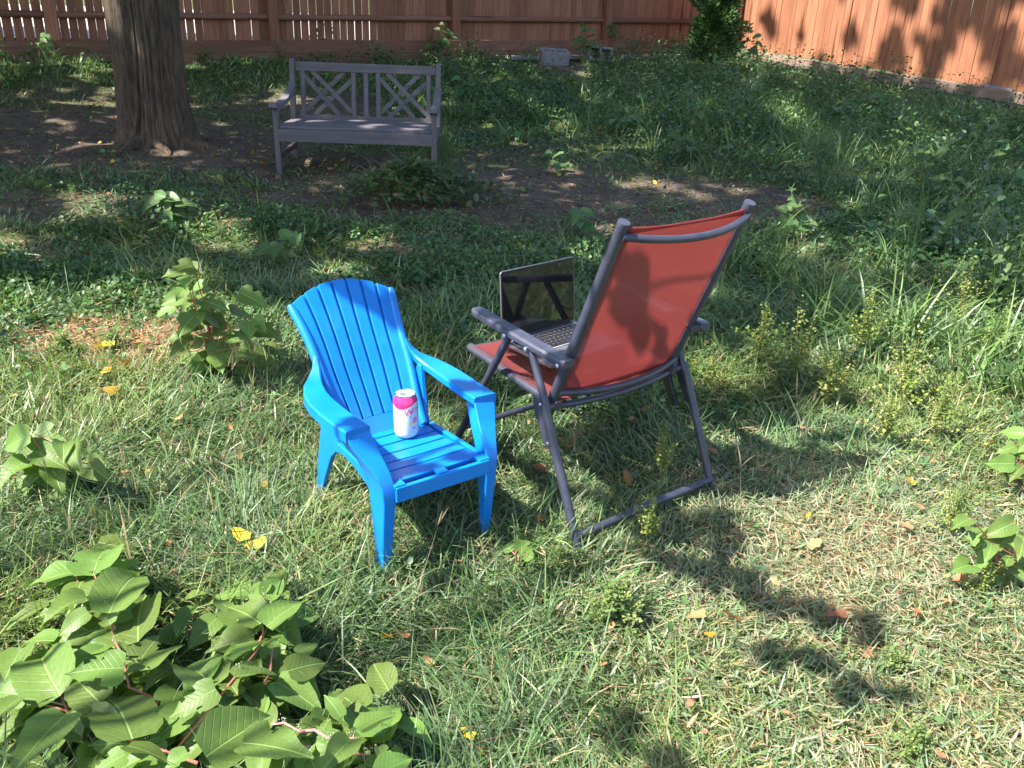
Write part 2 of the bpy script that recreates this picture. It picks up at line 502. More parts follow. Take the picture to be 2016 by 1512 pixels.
for k in range(-2, 5):
    s = k * PANEL; p = AB + dB * s + nB * (.075 if k != 3 else .085)
    mb = MB(); mb.box((0, 0, .95), (.115 if k != 0 else .13, .115, 2.4))
    o = mb.build('post', cedar, back, .004); o.location = bloc((p.x, p.y, zb(s) - .35)); o.rotation_euler.z = angB
    if k < 4:
        for hz, dr in ((.265, .045), (1.45, .045)):
            a = AB + dB * (s + .06) + nB * .05; c = AB + dB * (s + PANEL - .06) + nB * .05
            mb = MB(); L = PANEL - .12
            pr = [(.045 * math.cos(t), .038 * math.sin(t)) for t in [math.pi * 2 * i / 12 for i in range(12)]]
            mb.quad_strip([[(x, py, pz) for py, pz in pr] for x in (0, L * .3, L * .6, L)])
            o = mb.build('rail', cedar_x, back)
            z0 = zk(s) + hz + (.03 if k == -1 else -.005 * (k % 2)); z1 = zk(s + PANEL) + hz
            o.location = bloc((a.x, a.y, z0)); o.rotation_euler = (0, -math.atan2(z1 - z0, L), angB)
        for lev in range(2):
            mb = MB(); L = PANEL - .004; mb.box((L / 2, 0, 0), (L, .035, .15)); a = AB + dB * s + nB * (.155 if lev else .16)
            o = mb.build('kickboard', cedar_x, back, .004)
            z0 = zk(s) - .076 - .153 * lev; z1 = zk(s + PANEL) - .076 - .153 * lev
            o.location = bloc((a.x, a.y, z0)); o.rotation_euler = (0, -math.atan2(z1 - z0, L), angB)
# right fence: boards facing the yard
dR = Vector((1.318, -1.845, 0)).normalized(); nR = Vector((dR.y, -dR.x, 0)); nR = nR if nR.x < 0 else -nR
AR = Vector((3.36, 15.42, 0)); PR = 2.27
zr = lambda s: .76 - .115 * (s / PR)
right = thing('wooden_fence', 'sunlit orange cedar board fence closing the far right side of the yard', 'fence', (AR.x, AR.y, .5))
for k in range(0, 5):
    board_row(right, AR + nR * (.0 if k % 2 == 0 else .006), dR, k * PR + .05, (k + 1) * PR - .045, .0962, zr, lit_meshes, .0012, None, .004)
angR = math.atan2(dR.y, dR.x)
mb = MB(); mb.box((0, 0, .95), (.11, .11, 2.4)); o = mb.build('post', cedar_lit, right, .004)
o.location = Vector((AR.x, AR.y, zr(0) - .3)) + nR * .03 - right.location; o.rotation_euler.z = angR
for k in range(5):
    mb = MB(); mb.box((0, 0, .9), (.30, .06, 1.95)); p = AR + dR * ((k + 1) * PR) - nR * .052
    o = mb.build('post', cedar, right, .004); o.location = Vector((p.x, p.y, zr((k + 1) * PR) - .05)) - right.location; o.rotation_euler.z = angR
    for hz in (.3, 1.45):
        mb = MB(); mb.box((PR / 2, 0, 0), (PR - .1, .04, .07)); p = AR + dR * (k * PR) - nR * .045
        o = mb.build('rail', cedar_x, right); o.location = Vector((p.x, p.y, zr(k * PR) + hz)) - right.location
        o.rotation_euler = (0, math.atan2(.115, PR), angR)
sR = .55
for k, (L, up, off) in enumerate(((1.25, .0, .06), (1.5, -.015, .075), (1.75, .0, .06), (2.1, -.02, .07), (2.2, 0, .06), (2.2, 0, .06))):
    mb = MB(); mb.box((L / 2, 0, 0), (L - .02, .05, .135)); p = AR + dR * sR + nR * off
    o = mb.build('kickboard', timber, right, .006)
    o.location = Vector((p.x, p.y, zr(sR) - .07 + up)) - right.location; o.rotation_euler = (random.uniform(-.05, .05), math.atan2(.115, PR) + random.uniform(-.006, .006), angR)
    sR += L

# pale edging slabs under the back fence
conc = surf('concrete', (.17, .165, .165), (.28, .27, .265), 14, .95, .15, .5, 120)
for i, (s, L) in enumerate(((6.1, .8), (6.95, .75), (7.9, .55), (8.75, .95))):
    mb = MB(); mb.box((0, 0, 0), (L, .16, .055)); p = AB + dB * s + nB * .27
    o = mb.build('edging_slab', conc, None, .006); o.location = (p.x, p.y, zk(s) - .235); o.rotation_euler = (0, random.uniform(-.02, .02), angB)
    tag(o, ['pale grey edging slab at the fence foot behind the half buried block', 'pale grey edging slab at the fence foot between two concrete blocks',
            'short pale grey edging slab below the fence post with the knots', 'pale grey edging slab at the fence foot beside the evergreen shrub'][i], 'slab', 'edging slabs under the back fence')


def cinder_block(label, loc, rot, group='concrete blocks by the fences'):
    t = thing('concrete_block', label, 'block', loc, 0, group); t.rotation_euler = rot
    mb = MB(); L, D, Hh = .40, .20, .195
    outer = [(-L / 2, -D / 2), (L / 2, -D / 2), (L / 2, D / 2), (-L / 2, D / 2)]
    mb.box((0, -D / 2 + .016, Hh / 2), (L, .032, Hh)); mb.box((0, D / 2 - .016, Hh / 2), (L, .032, Hh))
    o = mb.build('side_wall', conc, t, .004)
    mb = MB()
    for x in (-L / 2 + .016, 0, L / 2 - .016):
        mb.box((x, 0, Hh / 2 - .001), (.032, D - .064, Hh - .002))
    mb.build('web', conc, t, .003)
    return t


def gpt(u, v, dz=0):
    p = ground_at(u, v); return Vector((p.x, p.y, p.z + dz))


p = gpt(1088, 127, .0); cinder_block('grey hollow concrete block standing clear on bare soil by the back fence', p, (R(15), R(2), R(14)))
p = gpt(985, 112, .09); cinder_block('half buried hollow concrete block in weeds, only its rim showing', p, (R(10), 0, R(20)))
p = gpt(1170, 124, -.03); cinder_block('grey concrete block on end behind weeds under the fence post', p + Vector((0, .1, .12)), (R(78), R(4), R(25)))
p = gpt(1968, 205, .12); cinder_block('partly sunlit concrete block lying by the right hand fence', p, (R(90), R(4), R(-52)))

# ---- the old tree: twin stems grown together
def bark_mat():
    m, n, l, out = new_mat('bark')
    b = n.new('ShaderNodeBsdfPrincipled'); tc = n.new('ShaderNodeTexCoord')
    mp = n.new('ShaderNodeMapping'); mp.inputs['Scale'].default_value = (9, 9, 1.6); l.new(tc.outputs['Object'], mp.inputs['Vector'])
    g = noise(n, l, 4, 8, mp.outputs[0], .7)
    r = ramp(n, [(.3, (.040, .030, .023)), (.5, (.105, .078, .057)), (.75, (.20, .155, .112))]); l.new(g.outputs[0], r.inputs[0])
    g2 = noise(n, l, 1.6, 3, tc.outputs['Object']); r2 = ramp(n, [(.4, (.8, .78, .78)), (.65, (1.1, 1.02, .9))]); l.new(g2.outputs[0], r2.inputs[0])
    l.new(mixc(n, l, 1, r.outputs[0], r2.outputs[0], 'MULTIPLY'), b.inputs['Base Color'])
    b.inputs['Roughness'].default_value = .92; b.inputs['Specular IOR Level'].default_value = .2
    bp = n.new('ShaderNodeBump'); bp.inputs['Strength'].default_value = .9; bp.inputs['Distance'].default_value = .03
    l.new(g.outputs[0], bp.inputs['Height']); l.new(bp.outputs[0], b.inputs['Normal']); l.new(b.outputs[0], out.inputs[0])
    return m


bark = bark_mat()
TB = Vector((-3.04, 7.42, .10))
tree = thing('tree', 'old tree with two grey brown stems grown together, left of the bench', 'tree', TB)
nt_, nz_ = 220, 150
th = np.linspace(0, 2 * np.pi, nt_, endpoint=False); zz = np.concatenate([np.linspace(-.15, 1.9, 110), np.linspace(1.95, 4.4, 40)])
TH, ZZ = np.meshgrid(th, zz)


def ray_circle(cxx, cyy, rad):
    dx, dy = np.cos(TH), np.sin(TH)
    b = dx * cxx + dy * cyy; c = cxx ** 2 + cyy ** 2 - rad ** 2; disc = b * b - c
    return np.where(disc > 0, b + np.sqrt(np.maximum(disc, 0)), 0)


fl = np.exp(-np.maximum(ZZ, 0) / .16)
sep_ = .178 + .012 * ZZ
r1 = ray_circle(.035 + 0 * ZZ, 0, .198 - .012 * np.clip(ZZ, 0, 3) + .03 * fl)
r2 = ray_circle(-sep_, -.05, .108 + .012 * fl + 0 * ZZ)
rr = np.maximum(r1, r2)
rr = rr * (1 + .35 * fl * (.65 + .5 * np.cos(3 * TH + .5) + .35 * np.cos(5 * TH - 1.1)))
warp = .25 * np.sin(ZZ * 3.1 + 2 * TH) + .18 * np.sin(ZZ * 7.3 + 5)
ridge = np.abs(np.sin(13 * TH + 3.2 * warp + 1.5 * vn(TH * 1.5, ZZ, .5, 24))) ** .6 + .6 * np.abs(np.sin(29 * TH + 3 * warp + 4 * ZZ)) * (vn(TH * 3, ZZ, .35, 21))
rr = rr + .019 * (ridge - .8) + .012 * (vn(TH * 2.2, ZZ, .3, 22) - .5) + .02 * (vn(TH * 1.1, ZZ, .6, 23) - .5)
for tg, dep, wg in ((R(242), .46, .075), (R(150), .25, .10), (R(285), .07, .05), (R(310), .08, .06)):
    dth = np.angle(np.exp(1j * (TH - tg - .06 * np.sin(2 * ZZ)))); rr = rr * (1 - dep * np.exp(-(dth / wg) ** 2))
V = np.stack([(rr * np.cos(TH) + .03 * ZZ).ravel(), (rr * np.sin(TH)).ravel(), ZZ.ravel()], 1)
i0, j0 = np.meshgrid(np.arange(len(zz) - 1), np.arange(nt_), indexing='ij'); j1 = (j0 + 1) % nt_
F = np.stack([(i0 * nt_ + j0).ravel(), (i0 * nt_ + j1).ravel(), ((i0 + 1) * nt_ + j1).ravel(), ((i0 + 1) * nt_ + j0).ravel()], 1)
link('trunk', np_mesh('trunk', V, [F], None, True), bark, tree)
for (a, L, r0) in ((-.55, .55, .07), (.25, .45, .055), (-2.2, .42, .06), (-1.35, .35, .05)):
    mb = MB(); pts = []; rads = []
    for k in range(7):
        t = k / 6; rad = .15 + L * t; aa = a + .3 * math.sin(t * 2)
        x, y = rad * math.cos(aa), rad * math.sin(aa)
        pts.append((x, y, gz1(TB.x + x, TB.y + y) - TB.z + r0 * (.9 - 1.5 * t))); rads.append(r0 * (1.15 - .9 * t))
    mb.tube(pts, rads, 12).build('root', bark, tree)

# ---- crowns: leaves gathered where the yard below lies in shade, each at its own height on the branches
lm_crown = foliage('crown_leaf', True, rough=.45, spec=.3, transl=.3)


def leaf_cards(P, size, flat, base, var=.25):
    N = len(P)
    az = rng.random(N) * 2 * np.pi; tilt = rng.normal(0, flat, N); roll = rng.normal(0, flat, N)
    ca, sa = np.cos(az), np.sin(az)
    ax = np.stack([ca, sa, np.sin(tilt)], 1); ax /= np.linalg.norm(ax, axis=1)[:, None]
    bx = np.stack([-sa, ca, np.sin(roll)], 1); bx /= np.linalg.norm(bx, axis=1)[:, None]
    nn = np.cross(ax, bx)
    prof = np.array([(-.5, 0, 0), (-.22, .3, .05), (.18, .27, .04), (.5, 0, -.06), (.18, -.27, .04), (-.22, -.3, .05)])
    V = P[:, None, :] + size[:, None, None] * (prof[None, :, 0, None] * ax[:, None] + prof[None, :, 1, None] * bx[:, None] + prof[None, :, 2, None] * nn[:, None])
    o = (np.arange(N) * 6)[:, None]
    F = np.concatenate([o + np.array([[0, 1, 5]]), o + np.array([[2, 3, 4]])]); Q = o + np.array([[1, 2, 4, 5]])
    c = np.array(base)[None] * (1 + var * rng.normal(0, 1, (N, 1)).clip(-2, 2)) * (1 + .08 * rng.normal(0, 1, (N, 3)))
    return V.reshape(-1, 3), [F, Q], np.repeat(np.clip(c, .01, 1), 6, 0)


def shade_density(x, y):
    """how much of the yard's light the crown takes away (0..1)"""
    edge = 3.25 + .3 * (vn(x, y, .8, 31) - .5) * 2 + .55 * np.clip((x - .9) / .8, 0, 1) + .4 * np.clip((-.85 - x) / .5, 0, 1)
    d = np.clip((y - edge) / .35, 0, 1)
    d = d * .93
    dap = patch(x, y, [(.65, 3.05, .6, .4, .8), (-.35, 3.1, .42, .45, .95), (-.1, 2.85, .3, .22, .85)])
    return np.maximum(d, dap)


N0 = 110000
px_ = rng.uniform(-8.5, 10, N0); py_ = rng.uniform(2.2, 17.5, N0)
hole = vn(px_, py_, .42, 41) * .55 + vn(px_, py_, .19, 42) * .45
far = np.clip((py_ - 3.3) / 3, 0, 1)
# thinner where flecks of sun reach the ground: by the left fence, over the bare soil, on the right fence
thin = patch(px_, py_, [(-4.6, 9.3, 1.6, 1.0, .55), (-2.6, 9.9, 1.4, .8, .4), (-.4, 6.2, 1.3, .6, .25), (-2.6, 4.7, 1.2, .6, .35), (.3, 8.2, .8, .8, .25), (-1.2, 4.9, .9, .4, .4), (-.9, 7.15, .9, .5, .45), (-3.0, 7.6, .5, .5, .3), (2.3, 4.5, 1.2, .9, .85), (3.0, 6.2, 1.3, 1.1, .55), (3.6, 8.6, 1.6, 1.5, .5), (1.8, 8.8, 1.0, 1.0, .35)])
keep = (rng.random(N0) < shade_density(px_, py_) * (1 - .55 * thin)) & (hole > .30 + .16 * thin)
px_, py_ = px_[keep], py_[keep]
hh = np.where(px_ > .7 + .5 * (vn(px_, py_, 1.2, 43) - .5), rng.uniform(8.5, 14.0, len(px_)), rng.uniform(4.3, 8.6, len(px_)))
gzz = gz(px_, py_)
# the right fence stands in the open from the corner on: leave its foot in the sun
k_ = hh / SUN.z
P = np.stack([px_ + SUN.x * k_, py_ + SUN.y * k_, gzz + hh], 1)
sfence = (px_ - AR.x) * dR.x + (py_ - AR.y) * dR.y; nfence = (px_ - AR.x) * nR.x + (py_ - AR.y) * nR.y
beyond = nfence < 1.1                                     # rays that pass above the ground near and beyond the right fence
lit_zone = beyond & (sfence < 2.0 + .5 * (vn(px_, py_, .4, 51) - .5)) & (vn(px_, py_, .3, 54) < .8)
mid_zone = beyond & (sfence >= 1.9) & (vn(px_, py_, .26, 52) * .6 + vn(px_, py_, .14, 53) * .4 < np.where(sfence < 3.7, .50, .30))
sel = ~(lit_zone | mid_zone) & (py_ < 15.8 + 0 * px_)
P = P[sel]
V, F, C = leaf_cards(P, rng.uniform(.13, .24, len(P)), .45, (.07, .125, .03))
crown = link('crown', np_mesh('crown', V, F, C), lm_crown, tree); crown['kind'] = 'stuff'
crown.matrix_parent_inverse = Matrix.Translation(-TB)
for k in range(11):
    q_ = Vector(P[rng.integers(len(P))]) - TB
    s0 = Vector((.09, 0, 2.3 + .15 * k))
    m1 = s0.lerp(q_, .45) + Vector((0, 0, .5))
    pts = [s0, s0.lerp(m1, .5) + Vector((0, 0, .1)), m1, m1.lerp(q_, .5) + Vector((random.uniform(-.3, .3), random.uniform(-.3, .3), .15)), q_]
    MB().tube(pts, [.1, .08, .06, .035, .012], 9).build('limb', bark, tree)

# ---- a second tree, left of the place the photograph was taken from: a low bough throws the shadows in front
T2 = Vector((-4.2, -1.0, -.02))
tree2 = thing('tree', 'slim tree beside the camera whose low bough shades the front lawn', 'tree', T2)
blobs = [(.40, 2.14, .10, .09, 200), (.53, 2.02, .13, .07, 260), (.50, 1.87, .11, .05, 150), (.60, 1.76, .07, .09, 190), (.73, 1.69, .10, .04, 140), (.83, 1.63, .06, .04, 80),
         (.64, 1.53, .06, .03, 70), (.74, 1.50, .04, .025, 35), (.77, 1.42, .06, .04, 90), (.27, 1.27, .06, .05, 60), (.36, 1.19, .07, .06, 80),
         (.72, 2.28, .10, .06, 130), (.62, 2.5, .2, .1, 200), (-.01, 2.50, .05, .05, 70), (-.11, 1.95, .045, .04, 60), (.18, 2.2, .06, .04, 50), (.07, 2.03, .05, .03, 40),
         (.34, 2.42, .12, .10, 110), (.0, 1.96, .07, .04, 45), (1.15, 2.62, .2, .06, 90), (1.5, 3.25, .25, .10, 140), (.75, 2.75, .28, .16, 230), (-.62, 2.9, .25, .2, 260),
         (-.95, 2.88, .2, .10, 130), (-.12, 1.72, .1, .06, 40)]
Q = []
for (a, b, rx, ry, n_) in blobs:
    n_ = int(n_ * .46); cl = rng.normal(0, .55, (max(2, n_ // 7), 2)).clip(-1.2, 1.2); g = cl[rng.integers(len(cl), size=n_)] + rng.normal(0, .13, (n_, 2))
    h = rng.uniform(2.0, 2.6, n_); x = a + g[:, 0] * rx; y = b + g[:, 1] * ry
    Q.append(np.stack([x + SUN.x * h / SUN.z, y + SUN.y * h / SUN.z, h], 1))
Q = np.concatenate(Q)
V, F, C = leaf_cards(Q, rng.uniform(.05, .095, len(Q)), .5, (.07, .13, .03))
cr2 = link('crown', np_mesh('bough', V, F, C), lm_crown, tree2); cr2['kind'] = 'stuff'; cr2.matrix_parent_inverse = Matrix.Translation(-T2)
MB().tube([(0, 0, -.1), (.02, .02, 1), (.05, .02, 2.2), (-.6, -.5, 3.6), (-2.6, -2.6, 5.2)], [.13, .11, .10, .08, .05], 14).build('trunk', bark, tree2)
for k in range(12):
    q_ = Vector(Q[rng.integers(len(Q))]) - T2
    s0 = Vector((.03, .02, 2.0 + .08 * k)); m1 = s0.lerp(q_, .6) + Vector((0, 0, .25))
    MB().tube([s0, m1, q_], [.035, .014, .003], 7).build('limb', bark, tree2)
# its own high crown, out over the left
Q = rng.normal(0, 1, (5000, 3)) * np.array([1.3, 1.3, .8]) + np.array([T2.x - 3.6, T2.y - 3.6, 5.4])
V, F, C = leaf_cards(Q, rng.uniform(.1, .18, len(Q)), .6, (.07, .13, .03))
cr3 = link('crown', np_mesh('high_crown', V, F, C), lm_crown, tree2); cr3['kind'] = 'stuff'; cr3.matrix_parent_inverse = Matrix.Translation(-T2)

# ---- evergreen shrub in the corner
SB = ground_at(1398, 134)
shrub = thing('evergreen_shrub', 'dark evergreen shrub growing in the fence corner', 'shrub', SB)
MB().tube([(0, 0, -.05), (.01, 0, .5), (0, 0, 1.2), (.01, 0, 1.75)], [.035, .03, .02, .006], 8).build('trunk', bark, shrub)
N = 15000
t = rng.random(N) ** .8; ang = rng.random(N) * 2 * np.pi
lob = 1 + .32 * np.sin(3 * ang + 9 * t) + .28 * np.sin(5 * ang - 17 * t) + .2 * np.sin(31 * t + 2 * ang)
rad = (.35 * (1 - t) ** .75 * np.minimum(1, t * 7 + .45)) * lob * (rng.random(N) ** .38)
Pn = np.stack([rad * np.cos(ang), rad * np.sin(ang), .06 + t * 1.75 + .15 * rad], 1)
oo = np.arange(N); Lw = rng.uniform(.04, .11, N); tilt_ = rng.uniform(.7, 1.7, N); az_ = ang + rng.normal(0, .5, N); wv_ = rng.uniform(.008, .02, N)
dv = np.stack([np.cos(az_) * np.sin(tilt_), np.sin(az_) * np.sin(tilt_), np.cos(tilt_)], 1); sv_ = np.cross(dv, rng.normal(0, 1, (N, 3))); sv_ /= np.linalg.norm(sv_, axis=1)[:, None]
V = np.stack([Pn, Pn + dv * (Lw * .45)[:, None] + sv_ * wv_[:, None], Pn + dv * Lw[:, None], Pn + dv * (Lw * .45)[:, None] - sv_ * wv_[:, None]], 1).reshape(-1, 3)
F = [(oo * 4)[:, None] + np.array([[0, 1, 2, 3]])]
C = np.repeat(np.clip(np.array([[.062, .120, .036]]) * (1 + .4 * rng.normal(0, 1, (N, 1)).clip(-1.8, 2)), .01, 1), 4, 0)
fo = link('crown', np_mesh('evergreen_sprays', V, F, C), foliage('evergreen', True, rough=.55, spec=.25, transl=.15), shrub)

# ================================================================== blue chair
def blue_plastic():
    m, n, l, out = new_mat('blue_plastic')
    b = n.new('ShaderNodeBsdfPrincipled'); tc = n.new('ShaderNodeTexCoord')
    mp = n.new('ShaderNodeMapping'); mp.inputs['Scale'].default_value = (6, 40, 90); l.new(tc.outputs['Object'], mp.inputs['Vector'])
    g = noise(n, l, 3, 4, mp.outputs[0]); d = noise(n, l, 9, 6, tc.outputs['Object'], .7)
    r = ramp(n, [(.35, (.0, .150, .52)), (.62, (.002, .182, .58)), (.8, (.02, .21, .61))]); l.new(d.outputs[0], r.inputs[0])
    l.new(r.outputs[0], b.inputs['Base Color'])
    rr_ = n.new('ShaderNodeMapRange'); rr_.inputs[3].default_value = .30; rr_.inputs[4].default_value = .52; l.new(d.outputs[0], rr_.inputs[0]); l.new(rr_.outputs[0], b.inputs['Roughness'])
    b.inputs['Specular IOR Level'].default_value = .45
    b.inputs['Subsurface Weight'].default_value = .12; b.inputs['Subsurface Radius'].default_value = (.002, .006, .012)
    bp = n.new('ShaderNodeBump'); bp.inputs['Strength'].default_value = .12; bp.inputs['Distance'].default_value = .003
    l.new(g.outputs[0], bp.inputs['Height']); l.new(bp.outputs[0], b.inputs['Normal']); l.new(b.outputs[0], out.inputs[0])
    return m


BLUE = blue_plastic()
bc = thing('garden_chair', "small bright blue plastic garden chair with a can on its seat", 'chair', (-.17, 1.857, .014), .641)


def back_pt(s, t, off=0.0):
    """s across -1..1, t up 0..1, off forwards"""
    y = .292 + .228 * t + .02 * t * t - .02 * (1 - t) ** 3
    zt = .205 + .379 * t
    w = .112 + .012 * t + .026 * max(t, 0) ** 2.2 + .006 * math.exp(-((t - .45) / .18) ** 2)
    z = zt - .042 * s * s * max(0, t) ** 3
    y2 = y - .026 * s * s - off * .85
    return Vector((s * w, y2, z + off * .5))


def back_patch(s0, s1, t0, t1, off, thick, ns, ntt, edge=0.0):
    mb = MB(); front = []; rear = []
    for i in range(ntt + 1):
        t = t0 + (t1 - t0) * i / ntt
        front.append([back_pt(s0 + (s1 - s0) * j / ns, t, off) for j in range(ns + 1)])
        rear.append([back_pt(s0 + (s1 - s0) * j / ns, t, off - thick) for j in range(ns + 1)])
    o = 0; n = ns + 1
    for row in front + rear: mb.v += [tuple(p) for p in row]
    m = (ntt + 1) * n
    for i in range(ntt):
        for j in range(ns):
            a = i * n + j; mb.f.append((a, a + 1, a + n + 1, a + n)); b = m + a; mb.f.append((b, b + n, b + n + 1, b + 1))
    for i in range(ntt):
        a = i * n; mb.f.append((a, a + n, m + a + n, m + a)); a = i * n + ns; mb.f.append((a, m + a, m + a + n, a + n))
    for j in range(ns):
        a = j; mb.f.append((a, m + a, m + a + 1, a + 1)); a = ntt * n + j; mb.f.append((a, a + 1, m + a + 1, m + a))
    return mb


br = back_patch(-1, 1, 0, .995, -.009, .014, 28, 22).build('backrest', BLUE, bc, .003)
edges = [-1 + 2 * k / 7 for k in range(8)]
for k in range(7):
    a = edges[k] + (.027 if k else 0); b = edges[k + 1] - (.027 if k < 6 else 0)
    back_patch(a, b, .15 if 0 < k < 6 else .02, 1.0, .0, .010, 4, 20).build('slat', BLUE, br, .0022)
# plain lower part of the backrest and the curve into the seat
back_patch(edges[1] - .027, edges[6] + .027, -.02, .151, .0, .010, 18, 4).build('lower_panel', BLUE, br, .002)
# rolled side rims of the backrest
for sx in (-1, 1):
    pts = [back_pt(sx * 1.005, .06 + .94 * i / 20, -.006) for i in range(21)]
    MB().tube(pts, [.0125] * 20 + [.010], 10).build('rim', BLUE, br)

seat = None
mb = MB()
zs = lambda y: .243 - .055 * y - .02 * math.sin(min(max(y, 0), .3) / .3 * math.pi) * .5
rings = []
for i in range(9):
    y = .014 + .286 * i / 8
    w = .131 + .004 * math.sin(i / 8 * 3) - .018 * (i / 8)
    rings.append([(-w, y, zs(y) - .022), (w, y, zs(y) - .022), (w, y, zs(y) - .007), (-w, y, zs(y) - .007)])
seat = mb.quad_strip(rings).build('seat', BLUE, bc, .002)
yb = [.006, .074, .122, .170, .218, .262, .300]
for k in range(6):
    y0, y1 = yb[k] + .0025, yb[k + 1] - .0025
    w0 = .133 - .018 * (y0 / .3); w1 = .133 - .018 * (y1 / .3)
    mb = MB(); rings = []
    for i in range(3):
        y = y0 + (y1 - y0) * i / 2; w = w0 + (w1 - w0) * i / 2
        rings.append([(-w, y, zs(y) - .012), (w, y, zs(y) - .012), (w, y, zs(y)), (0, y, zs(y) - .0015), (-w, y, zs(y))])
    mb.quad_strip(rings).build('slat', BLUE, seat, .0025)
# front rail with three lugs that leave two slots
apron = MB().prism([(-.134, .202), (.134, .202), (.134, .243), (-.134, .243)], lambda a, c, t: (a, -.026 + t, c), .012).build('front_rail', BLUE, bc, .003)
for x, w in ((-.121, .030), (0, .026), (.121, .030)):
    MB().box((x, -.006, .2415), (w, .032, .012)).build('lug', BLUE, apron, .002)

for sx in (-1, 1):
    # front leg, flaring back and out into the arm
    secs = [(-.01, .137, .160, .002, .040), (.10, .134, .162, -.008, .048), (.20, .131, .163, -.018, .062), (.243, .131, .166, -.016, .076), (.275, .134, .174, .002, .102),
            (.305, .139, .190, .030, .135), (.335, .145, .206, .056, .160), (.360, .149, .213, .072, .175)]
    rings = []
    for z, x0, x1, y0, y1 in secs:
        rings.append([(sx * x0, y0, z), (sx * x1, y0 + .002, z), (sx * x1, y1, z), (sx * (x0 + .6 * (x1 - x0)), y1, z), (sx * (x0 + .5 * (x1 - x0)), y0 + .012, z), (sx * x0, y0 + .010, z)])
    MB().quad_strip(rings).build('leg', BLUE, bc, .004, angle=50)
    # arm: flat top with a turned-down edge, sweeping into the back
    path = [(.181, .071, .369, .033), (.184, .13, .366, .034), (.187, .20, .365, .034), (.187, .26, .366, .033), (.182, .31, .369, .030), (.170, .347, .375, .025), (.155, .370, .385, .017), (.143, .387, .402, .011), (.135, .404, .426, .006)]
    rings = []
    for i, (x, y, z, w) in enumerate(path):
        a = Vector(path[min(i + 1, len(path) - 1)][:3]) - Vector(path[max(i - 1, 0)][:3]); a.z = 0; a.normalize()
        nrm = Vector((a.y, -a.x, 0))
        c = Vector((x, y, z)); th_ = .026 if i < 6 else .024
        ring = [c + nrm * w, c + nrm * (w - .004) + Vector((0, 0, .004)), c - nrm * (w - .004) + Vector((0, 0, .004)), c - nrm * w, c - nrm * w - Vector((0, 0, .016)), c - nrm * (w - .01) - Vector((0, 0, .014)),
                c + nrm * (w - .008) - Vector((0, 0, .014)), c + nrm * w - Vector((0, 0, th_))]
        rings.append([(sx * p.x, p.y, p.z) for p in ring])
    MB().quad_strip(rings).build('armrest', BLUE, bc, .003, angle=55)
    # side skirt with its arch and the rear leg
    prof = [(.03, .236), (.03, .196), (.075, .184), (.13, .196), (.19, .206), (.25, .206), (.30, .192), (.335, .16), (.365, .11), (.40, .05), (.425, -.01), (.462, -.01), (.447, .06), (.425, .14), (.40, .21), (.375, .27), (.36, .33), (.352, .37), (.335, .37), (.31, .30), (.29, .245), (.28, .226)]
    fx = lambda a, c, t: (sx * (.133 - .012 * max(0, (a - .1)) / .3 + .018 * max(0, (c - .23)) / .14 + t), a, c)
    MB().prism(prof, fx, .014).build('rear_leg', BLUE, bc, .003, angle=30)

# ================================================================== drinks can
alu = surf('aluminium', (.62, .63, .65), (.72, .73, .75), 30, .28, .5, metallic=1)
can_white = surf('white_enamel', (.58, .54, .55), (.64, .60, .61), 20, .28, .5, coat=.3)
can_pink = surf('pink_enamel', (.66, .02, .13), (.74, .03, .17), 20, .25, .5, coat=.3)
ink_pink = surf('pink_ink', (.72, .08, .22), (.80, .14, .28), 60, .35)
ink_blue = surf('navy_ink', (.07, .08, .32), (.10, .12, .40), 60, .35)
ink_grey = surf('grey_ink', (.30, .30, .36), (.42, .42, .48), 60, .4)
ink_yellow = surf('yellow_ink', (.80, .52, .10), (.85, .60, .16), 60, .4)
ink_pale = surf('pale_pink_ink', (.80, .58, .66), (.84, .62, .70), 60, .4)
dark_in = surf('can_inside', (.02, .02, .03), (.03, .03, .04), 20, .5)
cb = Matrix.Rotation(.641, 3, 'Z') @ Vector((.041, .236, zs(.236) + .0005)) + Vector((-.17, 1.857, .014))
# turn the can so that its lettering starts just right of the side that faces the camera
can = thing('drinks_can', 'white and pink drinks can standing on the blue chair seat', 'can', cb, math.atan2(-cb.y, -cb.x))
# leans with the seat
can.rotation_mode = 'QUATERNION'
lean = Matrix.Rotation(.641, 4, 'Z') @ Matrix.Rotation(-.05, 4, 'X') @ Matrix.Rotation(-.641, 4, 'Z')
can.rotation_quaternion = (lean @ Matrix.Rotation(math.atan2(-cb.y, -cb.x), 4, 'Z')).to_quaternion()
RC = .0331
body = MB().lathe([(.023, .004), (.0245, 0), (.028, .003), (.0315, .009), (RC, .015), (RC, .098), (.0322, .103), (.0295, .111), (.0270, .1165)], 48).build('body', can_white, can)
lid = MB().lathe([(.0270, .1160), (.0276, .1180), (.0276, .1212), (.0268, .1222), (.0258, .1215), (.0250, .1165), (.0240, .1158), (.0001, .1158)], 48).build('lid', alu, can)
MB().prism([(.011 * math.cos(a) * 1.0 - .0125, .0085 * math.sin(a)) for a in [2 * math.pi * k / 18 for k in range(18)]], lambda a, c, t: (c - .003, -a, .1160 + t), .0004).build('opening', dark_in, lid)
MB().prism([(.012 * math.cos(a) - .004, .0075 * math.sin(a)) for a in [2 * math.pi * k / 16 for k in range(16)]], lambda a, c, t: (c - .002, a - .003, .1172 + t), .0009).build('pull_tab', alu, lid, .0003)


def on_can(a, z, r=RC + .00025):
    # a: angle to the right of the side facing the camera
    t = a; rad = r
    if z > .098: rad = r - (.0011 * ((z - .098) / .006)) if z < .104 else r - .0011 - .0026 * (z - .104) / .007
    return (rad * math.cos(t), rad * math.sin(t), z)


